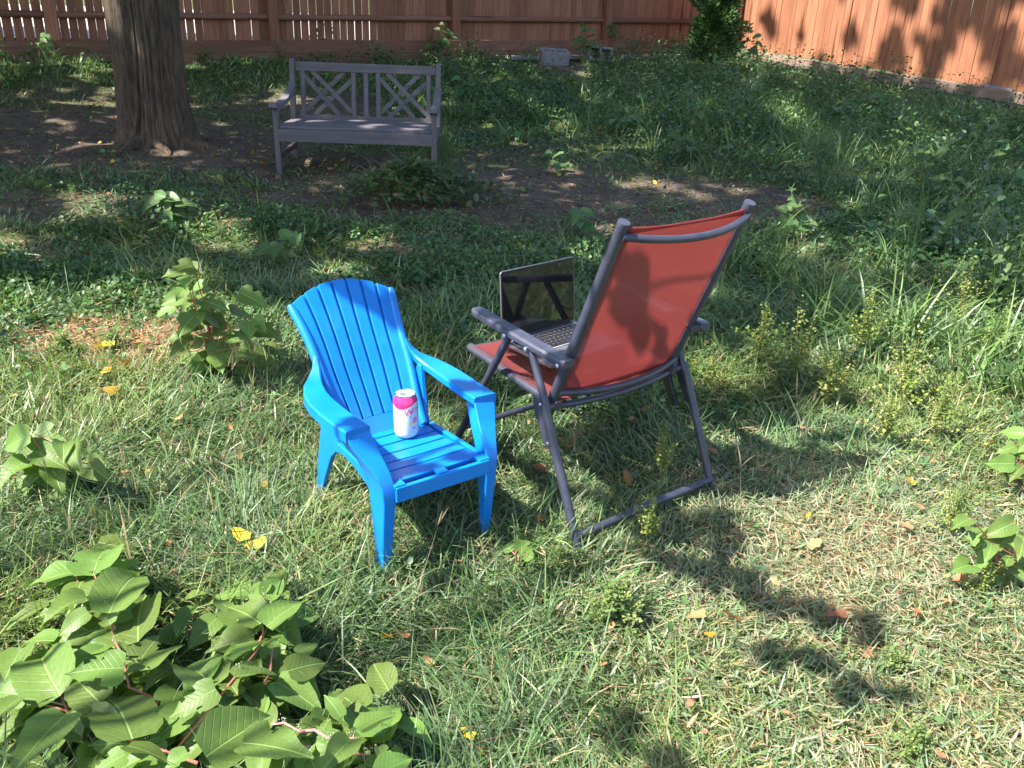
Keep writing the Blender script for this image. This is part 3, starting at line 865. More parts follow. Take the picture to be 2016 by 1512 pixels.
def can_strip(a0, a1, zf0, zf1, n=30, m=3):
    mb = MB(); rings = []
    for i in range(n + 1):
        a = a0 + (a1 - a0) * i / n
        rings.append([on_can(a, zf0(a) + (zf1(a) - zf0(a)) * j / m) for j in range(m + 1)])
    return mb.quad_strip(rings, False, False, False)


wave = lambda a: .0865 + .0155 * (.5 - .5 * math.cos(2 * ((a + .42) % math.pi)))
pb = MB(); rings = []
for i in range(97):
    a = -math.pi + 2 * math.pi * i / 96; z0 = wave(a)
    rings.append([on_can(a, z0), on_can(a, .5 * (z0 + .098)) if z0 < .098 else on_can(a, z0), (RC * math.cos(a) * 1.006, RC * math.sin(a) * 1.006, max(.098, z0)), (.0324 * math.cos(a), .0324 * math.sin(a), .103), (.0297 * math.cos(a), .0297 * math.sin(a), .111), (.0272 * math.cos(a), .0272 * math.sin(a), .1166)])
pb.quad_strip(rings, False, False, False).build('pink_band', can_pink, body)


def can_text(txt, a0, z0, h, mat, name='lettering', slope=0.0):
    cu = bpy.data.curves.new('t', 'FONT'); cu.body = txt; cu.size = h * 1.38; cu.offset = h * .022; cu.resolution_u = 3
    o = bpy.data.objects.new('t', cu); COL.objects.link(o)
    dg = bpy.context.evaluated_depsgraph_get(); me0 = o.evaluated_get(dg).to_mesh()
    me = bpy.data.meshes.new(name)
    vs = [v.co.copy() for v in me0.vertices]; fs = [tuple(p.vertices) for p in me0.polygons]
    bpy.data.objects.remove(o); bpy.data.curves.remove(cu)
    me.from_pydata([on_can(a0 + v.x / RC, z0 + v.y + slope * v.x, RC + .0004) for v in vs], [], fs)
    return link(name, me, mat, body)


can_text('W', -.15, .0675, .0185, ink_pink, slope=.12)
can_text('ATERLOO', .36, .0730, .0115, ink_pink, slope=.16)
def decal(name, mat, a, z, ra, rz_, tilt=0, r=RC + .0004, n=20):
    mb = MB(); mb.v = [on_can(a + (ra * math.cos(t) * math.cos(tilt) - rz_ * math.sin(t) * math.sin(tilt)) / RC, z + ra * math.cos(t) * math.sin(tilt) + rz_ * math.sin(t) * math.cos(tilt), r) for t in [2 * math.pi * k / n for k in range(n)]]
    mb.f = [tuple(range(n))]
    return mb.build(name, mat, body, smooth=False)
decal('fruit_picture', ink_yellow, .55, .0455, .0085, .0065, .4)
decal('fruit_picture', ink_pink, .78, .0530, .0065, .0085, -.5, RC + .0006)
decal('fruit_picture', ink_pale, .80, .0530, .0010, .0050, -.5, RC + .0008)
for z, a, w in ((.0645, .30, .004), (.0622, .34, .003)):
    can_strip(a, a + w / RC, lambda q: z, lambda q: z + .0012, 4, 1).build('small_print', ink_blue, body, smooth=False)
for k, (z, a, w) in enumerate(((.0315, .48, .012), (.0275, .60, .006), (.0215, .50, .008), (.0190, .52, .006))):
    can_strip(a, a + w / RC, lambda q: z, lambda q: z + (.0022 if k < 2 else .0010), 4, 1).build('small_print', ink_blue if k < 2 else ink_grey, body, smooth=False)
for k in range(17):
    z = .018 + .0037 * k
    can_strip(-1.05, -.72 - .08 * (k % 3), lambda q: z, lambda q: z + .0013, 6, 1).build('small_print', ink_grey, body, smooth=False)

# ================================================================== red sling chair
def sling_mat():
    m, n, l, out = new_mat('red_mesh_fabric')
    b = n.new('ShaderNodeBsdfPrincipled'); tc = n.new('ShaderNodeTexCoord')
    g = noise(n, l, 3, 5, tc.outputs['Object']); r = ramp(n, [(.35, (.28, .070, .068)), (.7, (.35, .098, .092))]); l.new(g.outputs[0], r.inputs[0])
    wv = n.new('ShaderNodeTexWave'); wv.inputs['Scale'].default_value = 130; wv.bands_direction = 'X'; l.new(tc.outputs['Object'], wv.inputs['Vector'])
    wz = n.new('ShaderNodeTexWave'); wz.inputs['Scale'].default_value = 130; wz.bands_direction = 'Z'; l.new(tc.outputs['Object'], wz.inputs['Vector'])
    mx = n.new('ShaderNodeMath'); mx.operation = 'MULTIPLY'; l.new(wv.outputs['Fac'], mx.inputs[0]); l.new(wz.outputs['Fac'], mx.inputs[1])
    l.new(r.outputs[0], b.inputs['Base Color']); b.inputs['Roughness'].default_value = .55; b.inputs['Specular IOR Level'].default_value = .35
    bp = n.new('ShaderNodeBump'); bp.inputs['Strength'].default_value = .25; bp.inputs['Distance'].default_value = .001
    l.new(mx.outputs[0], bp.inputs['Height']); l.new(bp.outputs[0], b.inputs['Normal'])
    tl = n.new('ShaderNodeBsdfTranslucent'); tl.inputs[0].default_value = (.46, .095, .092, 1)
    m1 = n.new('ShaderNodeMixShader'); m1.inputs[0].default_value = .42; l.new(b.outputs[0], m1.inputs[1]); l.new(tl.outputs[0], m1.inputs[2])
    tp = n.new('ShaderNodeBsdfTransparent'); tp.inputs[0].default_value = (1, .86, .84, 1)
    m2 = n.new('ShaderNodeMixShader'); m2.inputs[0].default_value = .30; l.new(m1.outputs[0], m2.inputs[1]); l.new(tp.outputs[0], m2.inputs[2])
    l.new(m2.outputs[0], out.inputs[0])
    return m


SLING = sling_mat()
steel = surf('grey_powder_coat', (.026, .028, .045), (.044, .046, .068), 25, .38, .5, .05, 400)
arm_m = surf('grey_arm_plastic', (.034, .036, .056), (.056, .058, .084), 25, .42, .5, .08, 300)
black = surf('black_plastic', (.012, .012, .014), (.02, .02, .024), 30, .5)
rivet_m = surf('zinc', (.50, .52, .56), (.62, .64, .68), 40, .3, metallic=.9)

rc = thing('folding_chair', 'red sling folding chair with grey metal frame, a laptop on its seat', 'chair', (.273, 2.24, .02), .668)
WB = .222; WF = .262
T_ = lambda pts, r, n=12, **k: MB().tube(pts, r, n, **k)
top = Vector((0, -.221, .848)); bot = Vector((0, -.012, .315))
back_at = lambda t: bot.lerp(top, t)
for sx in (-1, 1):
    x = sx * WB
    o = T_([(x, bot.y, bot.z), (x, *back_at(.5).yz), (x, top.y, top.z)], .0148, 14).build('back_tube', steel, rc)
    T_([(x, *back_at(.998).yz), (x, *back_at(1.012).yz)], .0152, 14).build('end_cap', arm_m, o)
    # seat rail
    o = T_([(x, -.045, .322), (x, .05, .328), (x, .33, .350), (x * .995, .368, .352)], .0135, 12).build('seat_rail', steel, rc)
    # front leg: from the arm forwards down to the ground
    xf = sx * WF
    o = T_([(xf, .128, .474), (xf, .27, .235), (xf, .401, .0)], .0112, 12).build('leg', steel, rc)
    MB().tube([(xf, .396, .012), (xf, .404, -.012)], .0145, 12).build('foot_cap', black, o)
    # arm post and rear leg
    T_([(xf, .036, .468), (xf, -.048, .318)], .0108, 12).build('arm_post', steel, rc)
    o = T_([(xf * 1.02, -.038, .338), (xf * 1.02, -.10, .21), (xf * 1.02, -.205, -.012)], .0125, 12).build('leg', steel, rc)
    # hinge plate
    pl = MB().prism([(-.022, .352), (.004, .346), (-.008, .30), (-.058, .222), (-.084, .214), (-.088, .232), (-.056, .30)], lambda a, c, t: (sx * (WF + .006) + sx * t, a, c), .006).build('hinge_plate', steel, rc, .002)
    MB().prism([(.012, .33), (.022, .30), (-.01, .25), (-.045, .205), (-.062, .215), (-.03, .27), (-.012, .32)], lambda a, c, t: (sx * (WF - .03) + sx * t, a, c), .012).build('hinge_block', black, rc, .003)
    for (y, z) in ((-.030, .334), (-.068, .236)):
        MB().lathe([(.0062, 0), (.0058, .0025), (.003, .004)], 12).build('rivet', rivet_m, pl).matrix_parent_inverse = Matrix.Translation((sx * (WF + .0115), y, z)) @ Matrix.Rotation(sx * math.pi / 2, 4, 'Y')
    # stub that joins seat rail and outer frame
    T_([(sx * (WB - .005), -.035, .322), (sx * (WF + .004), -.035, .324)], .0105, 12).build('pivot', steel, rc)
    T_([(sx * (WB - .005), .262, .336), (sx * (WF + .004), .218, .322)], .007, 10).build('pivot', steel, rc)
    # armrest
    pa = [(-.112, .476), (-.105, .476), (.0, .481), (.15, .489), (.27, .4965), (.292, .497)]
    wd = [.016, .020, .022, .0215, .022, .016]
    rings = []
    for (y, z), w in zip(pa, wd):
        c = sx * .258
        rings.append([(c - w, y, z - .006), (c - w * .85, y, z - .012), (c + w * .85, y, z - .012), (c + w, y, z - .006), (c + w, y, z + .004), (c + w * .75, y, z + .010), (c - w * .75, y, z + .010), (c - w, y, z + .004)])
    ar = MB().quad_strip(rings).build('armrest', arm_m, rc, .0015, angle=50)
    for (y, z) in ((.128, .478), (.036, .470), (-.092, .468)):
        MB().lathe([(.0062, 0), (.0058, .0022), (.003, .0035)], 12).build('rivet', rivet_m, ar).matrix_parent_inverse = Matrix.Translation((sx * (.258 + (.0222 if y > -.05 else .0205)), y, z)) @ Matrix.Rotation(sx * math.pi / 2, 4, 'Y')
    # lug from arm to back tube
    MB().bar((sx * .242, -.10, .470), (sx * (WB - .004), -.085, .468), .014, .02, (0, 1, 0)).build('arm_lug', steel, rc, .002)
    MB().lathe([(.0065, 0), (.006, .003), (.003, .0042)], 12).build('rivet', rivet_m, rc).matrix_parent_inverse = Matrix.Translation((sx * (WB - .0142 * sx * sx), -.078, .482)) @ Matrix.Rotation(-sx * math.pi / 2, 4, 'Y')


def bowed(p, bow, n=12, w=WB):
    return [(-w + 2 * w * i / n, p.y - bow * (1 - (2 * i / n - 1) ** 2) ** 1.0, p.z - .35 * bow * (1 - (2 * i / n - 1) ** 2)) for i in range(n + 1)]


T_(bowed(back_at(.945) + Vector((0, -.012, 0)), .045), .0098, 12).build('top_bar', steel, rc)
T_(bowed(back_at(.085) + Vector((0, -.010, 0)), .035), .0098, 12).build('lower_bar', steel, rc)
T_([(x, y + .02, .318) for x, y, z in bowed(Vector((0, -.05, .31)), .03)], .0095, 12).build('seat_bar', steel, rc)
T_([(-WF - .004, -.198, .016), (-WF * .6, -.2, .018), (0, -.2, .022), (WF * .6, -.2, .018), (WF + .004, -.198, .016)], .0118, 12).build('ground_bar', steel, rc)
T_([(-WF, .345, .105), (WF, .345, .105)], .009, 10).build('front_bar', steel, rc)


def sheet(name, fn, nu, nv, mat, parent, thick=.0016):
    mb = MB(); rows = [[fn(-1 + 2 * i / nu, j / nv) for i in range(nu + 1)] for j in range(nv + 1)]
    mb.quad_strip(rows, False, False, False)
    o = mb.build(name, mat, parent)
    so = o.modifiers.new('thickness', 'SOLIDIFY'); so.thickness = thick; so.offset = 0
    return o


def back_sheet(s, t):
    p = back_at(.055 + .93 * t)
    crease = .0075 * math.sin(11 * t + 4 * s) * math.exp(-((t - .42) / .25) ** 2) * (1 - s * s)
    dip = .022 * (1 - s * s) * (1 - .55 * t)
    return Vector((s * (WB - .0165), p.y - dip * .4 * (1 - t) - .006 + crease, p.z + .012 * (1 - abs(s)) * 0 - .012 * (1 - s * s) * (t > .999)))


bs = sheet('back_sling', back_sheet, 24, 40, SLING, rc)
# hems: a doubled strip along the edges
for t0, t1 in ((.965, 1.0), (0, .03)):
    sheet('hem', lambda s, t: back_sheet(s, t0 + (t1 - t0) * t) + Vector((0, -.0022, -.0008)), 24, 2, SLING, bs, .001)


def seat_sheet(s, t):
    y = -.035 + .408 * t
    z = .332 + .030 * t - .024 * (1 - s * s) * math.sin(math.pi * min(1, t * .9 + .05))
    if t > .94: z -= .012 * ((t - .94) / .06) ** 2
    return Vector((s * (WB + .006), y, z + .0045 * (abs(s) > .9)))


seat_o = sheet('seat_sling', seat_sheet, 20, 24, SLING, rc)
T_([(-WB + .012, .371, .3445), (0, .373, .340), (WB - .012, .371, .3445)], .010, 10).build('seat_front_bar', steel, rc)

# ================================================================== laptop
silver = surf('space_grey_aluminium', (.30, .31, .33), (.34, .35, .37), 12, .36, .5, metallic=.85)
keyblack = surf('key_black', (.012, .012, .014), (.018, .018, .02), 40, .45)
legend = surf('key_legend', (.75, .75, .78), (.8, .8, .82), 10, .5)
def screen_mat():
    m, n, l, out = new_mat('dark_glass')
    b = n.new('ShaderNodeBsdfPrincipled'); tc = n.new('ShaderNodeTexCoord')
    g = noise(n, l, 6, 3, tc.outputs['Object']); r = ramp(n, [(.3, (.010, .010, .011)), (.7, (.016, .015, .015))]); l.new(g.outputs[0], r.inputs[0])
    mr = n.new('ShaderNodeMapRange'); mr.inputs[3].default_value = .02; mr.inputs[4].default_value = .05; l.new(g.outputs[0], mr.inputs[0])
    l.new(r.outputs[0], b.inputs['Base Color']); l.new(mr.outputs[0], b.inputs['Roughness']); b.inputs['IOR'].default_value = 1.55; b.inputs['Specular IOR Level'].default_value = .6
    l.new(b.outputs[0], out.inputs[0]); return m


LW, LD, LT = .302, .212, .011
lm_ = Matrix.Rotation(.668, 3, 'Z')
near_left = lm_ @ Vector((-.128, .104, 0)) + Vector((.273, 2.24, 0))
lrz = .668 + .07
lap = thing('laptop', 'open silver laptop with black keys on the red chair seat', 'laptop', (near_left.x, near_left.y, .3745), lrz)
lap.rotation_euler = (R(2.2), 0, lrz)
# local: x along the front edge from the near left corner, y towards the hinge
def rounded(w, d, r, x0=0, y0=0, n=5):
    out = []
    for cx_, cy_, a0 in ((w - r, d - r, 0), (r, d - r, 90), (r, r, 180), (w - r, r, 270)):
        out += [(x0 + cx_ + r * math.cos(R(a0 + 90 * k / n)), y0 + cy_ + r * math.sin(R(a0 + 90 * k / n))) for k in range(n + 1)]
    return out


base = MB().prism(rounded(LW, LD, .010), lambda a, c, t: (a, c, t), LT).build('base', silver, lap, .0012)
kb = MB().prism(rounded(.272, .108, .003, .015, .088), lambda a, c, t: (a, c, LT + t), .0004).build('keyboard', keyblack, base)
key_meshes = {}
def key(x, y, w, d):
    k = (round(w, 4), round(d, 4))
    if k not in key_meshes:
        me = MB().prism(rounded(w, d, .0012, 0, 0, 2), lambda a, c, t: (a, c, t), .0011).mesh('key', False); me.materials.append(keyblack); key_meshes[k] = me
        g = MB(); s_ = min(.0055, w * .4); g.prism([(w / 2 - s_ / 2, d / 2 - .0016), (w / 2 + s_ / 2, d / 2 - .0016), (w / 2 + s_ / 2, d / 2 + .0016), (w / 2 - s_ / 2, d / 2 + .0016)], lambda a, c, t: (a, c, .00115 + t), .0001)
    o = bpy.data.objects.new('key', key_meshes[k]); COL.objects.link(o); o.parent = kb; o.location = (x, y, LT + .0005)
# pale gaps between the keys: the frame they sit in
grid = surf('key_well', (.30, .30, .33), (.36, .36, .39), 20, .5)
kb.data.materials.clear(); kb.data.materials.append(grid)
rows = [(14, .0172, .0)] * 4
y = .0905
x0 = .0165; full = .269
layout = [[1, 1, 1, 1.25, 5.2, 1.25, 1, 1, 1, 1], [2.2] + [1] * 10 + [2.2], [1.75] + [1] * 11 + [1.75], [1.5] + [1] * 12 + [1.5 - .5 + .45], [1] * 13 + [1.5], [1.1] * 13]
for ri, rw in enumerate(layout):
    tot = sum(rw); d = .0155 if ri < 5 else .0095; unit = full / tot; x = x0
    for w in rw:
        key(x + .0011, y + .0010, w * unit - .0022, d - .0002); x += w * unit
    y += d + .0022
MB().prism(rounded(.125, .072, .003, .0885, .008), lambda a, c, t: (a, c, LT + t), .0003).build('trackpad', surf('trackpad_glass', (.26, .27, .29), (.28, .29, .31), 8, .3, metallic=.6), base)
MB().tube([(.02, LD - .003, LT + .001), (LW - .02, LD - .003, LT + .001)], .0045, 10).build('hinge', keyblack, base)
LIDA = R(-8)        # leans back from upright
hinge = Matrix.Translation((0, LD - .001, LT + .001)) @ Matrix.Rotation(LIDA, 4, 'X')
lidm = lambda a, c, t: tuple(hinge @ Vector((a, t, c)))
lidp = MB().prism(rounded(LW, .207, .009), lidm, .0045).build('lid', silver, lap, .0008)
MB().prism(rounded(LW - .004, .202, .007, .002, .003), lambda a, c, t: lidm(a, c, -.0006 + t), .0006).build('bezel', keyblack, lidp)
MB().prism(rounded(LW - .014, .186, .003, .007, .011), lambda a, c, t: lidm(a, c, -.0010 + t), .0004).build('screen', screen_mat(), lidp, smooth=False)

# ================================================================== bench
bench_m = wood('grey_lilac_paint', (.092, .080, .088), (.155, .137, .148), .75, .08, 'x', .3)
bench_v = wood('grey_lilac_paint_post', (.092, .080, .088), (.155, .137, .148), .75, .08, 'z', .3)
bw_, bt, bh = .61, .737, .765
be = thing('garden_bench', 'grey painted wooden bench with crossed lattice back, beside the tree', 'bench', (-1.258, 6.71, .046), .049)
be_pt = lambda t: (.655 + (bt - .655) * max(0, (t - .3)) / .45)       # depth of the back frame at height t
for sx in (-1, 1):
    x = sx * (bw_ - .02)
    # rear post, bent back above the seat
    prof = [(-.02, -.06), (.03, -.06), (.03, .30), (.10, .78), (.055, .78), (-.02, .32)]
    MB().prism([(a + .64, c) for a, c in prof], lambda a, c, t: (x - .02 + t, a, c), .04).build('rear_post', bench_v, be, .004)
    MB().prism([(.005, -.06), (.05, -.06), (.055, .30), (.045, .48), (.0, .48), (.005, .30)], lambda a, c, t: (x - .02 + t, a - .02, c), .04).build('front_leg', bench_v, be, .004)
    # arm with a dipped profile and rounded nose
    up = [(-.085, .485), (-.08, .512), (-.05, .520), (.0, .508), (.12, .500), (.35, .515), (.55, .56), (.685, .60)]
    lo = [(.68, .555), (.55, .515), (.35, .475), (.12, .462), (.0, .468), (-.06, .470)]
    MB().prism(up + lo, lambda a, c, t: (x - .028 + t, a, c), .056).build('armrest', bench_m, be, .004)
    MB().bar((x, .02, .115), (x, .65, .115), .03, .045).build('stretcher', bench_v, be, .003)
    MB().bar((x, .02, .275), (x, .66, .262), .03, .075).build('side_rail', bench_v, be, .003)
MB().box((0, -.002, .281), (2 * bw_ - .06, .03, .092)).build('front_rail', bench_m, be, .004)
MB().box((0, .635, .265), (2 * bw_ - .08, .03, .07)).build('rear_rail', bench_m, be, .003)
for k in range(6):
    y0 = -.012 + k * .1055
    MB().box((0, y0 + .05, .3385 - .006 * k * .6), (2 * bw_ - (.09 if k in (0, 5) else .05), .099, .02)).build('seat_slat', bench_m, be, .003)
zt0, zt1 = .345, .695
def bk(x, z, off=0):
    t = (z - .30) / .46
    return Vector((x, .668 + .062 * t + off, z))
MB().bar(bk(-bw_ + .04, .722), bk(bw_ - .04, .722), .07, .032, (0, .13, 1)).build('top_rail', bench_m, be, .004)
MB().bar(bk(-bw_ + .04, .335), bk(bw_ - .04, .335), .035, .03, (0, .13, 1)).build('lower_back_rail', bench_m, be, .003)
vx = [-.51, -.10, 0, .10, .51]
for x in vx:
    MB().bar(bk(x, .34), bk(x, .70), .036, .022).build('upright', bench_v, be, .002)
for a, b in ((-.495, -.115), (.115, .495)):
    w = b - a; z0, z1 = .352, .69; h = z1 - z0
    for (p, q_, off) in (((a, z1 - .04), (b - .10, z0), -.004), ((a + .06, z1), (b, z0 + .03), -.004), ((b - .06, z1), (a, z0 + .03), .006), ((b, z1 - .06), (a + .07, z0), .006)):
        MB().bar(bk(p[0], p[1], off), bk(q_[0], q_[1], off), .034, .012, (0, 0, 1) if abs(p[0] - q_[0]) > .01 else (1, 0, 0)).build('lattice_bar', bench_m, be, .002)

# ================================================================== grass and ground cover
def yard_points(bands):
    """points over the yard, denser close to the camera: list of (y0, y1, per square metre)"""
    out = []
    for y0, y1, dens in bands:
        w = max(.75 + .58 * y1, 2.3 if y1 < .6 else 0); n = int((y1 - y0) * 2 * w * dens)
        x = rng.uniform(-w, w, n); y = rng.uniform(y0, y1, n)
        ok = np.abs(x) < np.maximum(.75 + .58 * y, 2.3 if y1 < .6 else 0)
        out.append(np.stack([x[ok], y[ok]], 1))
    P = np.concatenate(out)
    # nothing grows beyond the fences or inside the trunk
    sb = (P[:, 0] - AB.x) * nB.x + (P[:, 1] - AB.y) * nB.y; sr = (P[:, 0] - AR.x) * nR.x + (P[:, 1] - AR.y) * nR.y
    blk = ((P[:, 0] - .58) / .33) ** 2 + ((P[:, 1] - 12.7) / 1.1) ** 2
    tr = (P[:, 0] - TB.x) ** 2 + (P[:, 1] - TB.y) ** 2
    return P[(sb > .2) & (sr > .1) & (tr > .075) & (blk > 1)]


def surface_z(x, y):
    return gz(x, y) + (vn(x, y, .45, 1) - .5) * .05 + (vn(x, y, .16, 2) - .5) * .025 - .012


def in_chair(x, y):
    c, s_ = math.cos(-.641), math.sin(-.641); dx, dy = x + .17, y - 1.857
    lx, ly = c * dx - s_ * dy, s_ * dx + c * dy
    return (np.abs(lx) < .17) & (ly > -.03) & (ly < .46)


def pick(pal, w, n):
    pal = np.array(pal); k = rng.choice(len(pal), n, p=np.array(w) / np.sum(w))
    return pal[k]


def blades(x, y, L, wid, az, lean, bend, col, z=None, twist=None):
    """curved tapering grass blades, 7 vertices each"""
    N = len(x); z = surface_z(x, y) if z is None else z
    t = np.array([0, .38, .74, 1.0]); wp = np.array([.75, 1.0, .62])
    hx, hy = np.cos(az), np.sin(az)
    pts = [np.stack([x, y, z], 1)]
    for k in range(1, 4):
        dt = (t[k] - t[k - 1]) * L
        a = lean + bend * (t[k] + t[k - 1]) / 2
        pts.append(pts[-1] + np.stack([hx * np.sin(a) * dt, hy * np.sin(a) * dt, np.cos(a) * dt], 1))
    floor_ = surface_z(pts[3][:, 0], pts[3][:, 1])
    for k in (1, 2, 3):
        pts[k][:, 2] = np.maximum(pts[k][:, 2], floor_ + .004 + .01 * rng.random(N))
    tw = (az + np.pi / 2 + (rng.normal(0, .7, N) if twist is None else twist))
    sx, sy = np.cos(tw), np.sin(tw); sv = np.stack([sx, sy, .25 * rng.normal(0, 1, N)], 1)
    V = np.empty((N, 7, 3))
    for k in range(3):
        V[:, 2 * k] = pts[k] - sv * (wid * wp[k] / 2)[:, None]; V[:, 2 * k + 1] = pts[k] + sv * (wid * wp[k] / 2)[:, None]
    V[:, 6] = pts[3]
    o = (np.arange(N) * 7)[:, None]
    Q = np.concatenate([o + np.array([[0, 1, 3, 2]]), o + np.array([[2, 3, 5, 4]])]); T = o + np.array([[4, 5, 6]])
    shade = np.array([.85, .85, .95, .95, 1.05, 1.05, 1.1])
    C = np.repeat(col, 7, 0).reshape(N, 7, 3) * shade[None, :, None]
    return V.reshape(-1, 3), [Q, T], C.reshape(-1, 3)


def leaflets(x, y, z, size, az, tilt, roll, col, narrow=.62):
    N = len(x)
    ca, sa = np.cos(az), np.sin(az)
    ax = np.stack([ca * np.cos(tilt), sa * np.cos(tilt), np.sin(tilt)], 1)
    bx = np.stack([-sa * np.cos(roll), ca * np.cos(roll), np.sin(roll)], 1)
    nn = np.cross(ax, bx)
    prof = np.array([(0, 0, 0), (.3, .5, .10), (.72, .42, .08), (1.0, 0, -.06), (.72, -.42, .08), (.3, -.5, .10), (.5, 0, 0)])
    prof = prof * np.array([1, narrow, 1])
    P = np.stack([x, y, z], 1)
    V = P[:, None] + size[:, None, None] * (prof[None, :, 0, None] * ax[:, None] + prof[None, :, 1, None] * bx[:, None] + prof[None, :, 2, None] * nn[:, None])
    o = (np.arange(N) * 7)[:, None]
    Q = np.concatenate([o + np.array([[0, 6, 2, 1]]), o + np.array([[0, 5, 4, 6]])]); T = np.concatenate([o + np.array([[6, 3, 2]]), o + np.array([[6, 4, 3]])])
    return V.reshape(-1, 3), [Q, T], np.repeat(col, 7, 0)


def merge(parts):
    Vs, Fs, Cs, o = [], [], [], 0
    tri, quad = [], []
    for V, F, C in parts:
        for f in F:
            (tri if f.shape[1] == 3 else quad).append(f + o)
        Vs.append(V); Cs.append(C); o += len(V)
    fl = ([np.concatenate(quad)] if quad else []) + ([np.concatenate(tri)] if tri else [])
    return np.concatenate(Vs), fl, np.clip(np.concatenate(Cs), .004, .9)


g_mat = foliage('grass_blade', True, rough=.42, spec=.4, transl=.32, tcol=(1.1, 1.2, .6))
GREENS = [(.105, .190, .060), (.135, .210, .090), (.080, .158, .058), (.180, .240, .105), (.178, .225, .145)]
STRAWS = [(.36, .27, .15), (.30, .20, .11), (.42, .34, .20), (.26, .155, .095)]

P = yard_points([(-2.5, .55, 1500), (.55, .95, 4000), (.95, 1.7, 20000), (1.7, 2.6, 13800), (2.6, 4.0, 7600), (4.0, 7.0, 2300), (7.0, 15.5, 580)])
x, y = P[:, 0], P[:, 1]
so = soilness(x, y); st = patch(x, y, STRAW)
dryz = np.clip((x - .1) / .6, 0, 1) * np.clip((2.7 - y) / .8, 0, 1)
clump = vn(x, y, .22, 61) * .6 + vn(x, y, .09, 62) * .4
keep = rng.random(len(x)) < np.clip((1 - .99 * so) * (1 - .98 * st) * (.35 + 1.25 * clump), .01, 1)
x, y, dryz, clump, st = x[keep], y[keep], dryz[keep], clump[keep], st[keep]
N = len(x); far = np.clip((y - 2) / 8, 0, 1)
lush = vn(x, y, .9, 63)
L = rng.gamma(5, .2, N) * (.070 + .040 * lush - .008 * far) * (1 - .55 * dryz) * (.7 + .6 * clump) * (1 - .55 * soilness(x, y))
wid = rng.uniform(.0019, .0045, N) * (1 + 4.0 * far)
isstraw = rng.random(N) < (.09 + .15 * dryz + .35 * st)
col = np.where(isstraw[:, None], pick(STRAWS, (3, 2, 2, 1), N), pick(GREENS, (3, 3, 3, 2, 2), N)) * (1 + .16 * rng.normal(0, 1, (N, 1)).clip(-2, 2))
pale = (rng.random(N) < .35 * dryz)[:, None] & ~isstraw[:, None]
col = np.where(pale, np.array([.24, .26, .15]) * (1 + .15 * rng.normal(0, 1, (N, 1))), col)
col = col * np.where((vn(x, y, .5, 64) > .6)[:, None] & ~isstraw[:, None], np.array([1.25, 1.1, .8]), 1.0)
lean = np.abs(rng.normal(.9, .38, N)) + .25 * isstraw + .2 * dryz
flow = 2 * np.pi * vn(x, y, .5, 65) * 1.5
az = np.where(rng.random(N) < .55, flow + rng.normal(0, .7, N), rng.random(N) * 2 * np.pi)
parts = [blades(x, y, L, wid, az, lean, np.abs(rng.normal(.6, .45, N)), col)]

# straw thatch and mown clippings lying flat
P = yard_points([(.55, 1.6, 5200), (1.6, 2.6, 3800), (2.6, 4.0, 1500), (4, 7, 500), (7, 12, 120)])
x, y = P[:, 0], P[:, 1]; dz_ = np.clip((x - .0) / .6, 0, 1) * np.clip((2.8 - y) / .8, 0, 1); st = patch(x, y, STRAW)
keep = rng.random(len(x)) < .16 + .38 * dz_ + .8 * st
x, y, dz_ = x[keep], y[keep], dz_[keep]; N = len(x)
parts.append(blades(x, y, rng.uniform(.018, .062, N), rng.uniform(.0018, .0042, N) * (1 + .25 * y), rng.random(N) * 6.283, rng.uniform(1.25, 1.6, N), rng.normal(0, .2, N),
                    pick(STRAWS + [(.20, .17, .08)], (3, 2, 3, 1.2, 1.5), N) * (1 + .18 * rng.normal(0, 1, (N, 1)).clip(-2, 2)), surface_z(x, y) + rng.uniform(.002, .028, N)))

# loose straw on the bare dry patches
x = rng.normal(-1.6, .26, 1500); y = rng.normal(3.24, .15, 1500); N = 1500
parts.append(blades(x, y, rng.uniform(.03, .09, N), rng.uniform(.003, .006, N), rng.random(N) * 6.283, rng.uniform(1.3, 1.6, N), rng.normal(0, .2, N), pick([(.42, .26, .14), (.34, .19, .10), (.48, .34, .20)], (3, 2, 2), N) * (1 + .2 * rng.normal(0, 1, (N, 1)).clip(-2, 2)), surface_z(x, y) + rng.uniform(.002, .02, N)))
# matted, clipped turf of the drier lawn on the lower right
x = rng.uniform(.05, 2.4, 50000); y = rng.uniform(.85, 2.75, 50000)
keep = rng.random(50000) < np.clip((x - .05) / .5, 0, 1) * np.clip((2.75 - y) / .6, 0, 1) * (.35 + .8 * vn(x, y, .2, 67)) * (np.abs(x) < .6 + .56 * y); x, y = x[keep], y[keep]; N = len(x)
parts.append(blades(x, y, rng.uniform(.018, .055, N), rng.uniform(.0018, .004, N), rng.random(N) * 6.283, rng.uniform(1.0, 1.5, N), rng.normal(.1, .25, N), pick([(.235, .29, .16), (.285, .315, .19), (.19, .26, .13), (.36, .27, .20), (.40, .325, .235)], (3.5, 3, 3.5, 1.3, .8), N) * (1 + .15 * rng.normal(0, 1, (N, 1)).clip(-2, 2)), surface_z(x, y) + rng.uniform(.006, .036, N)))
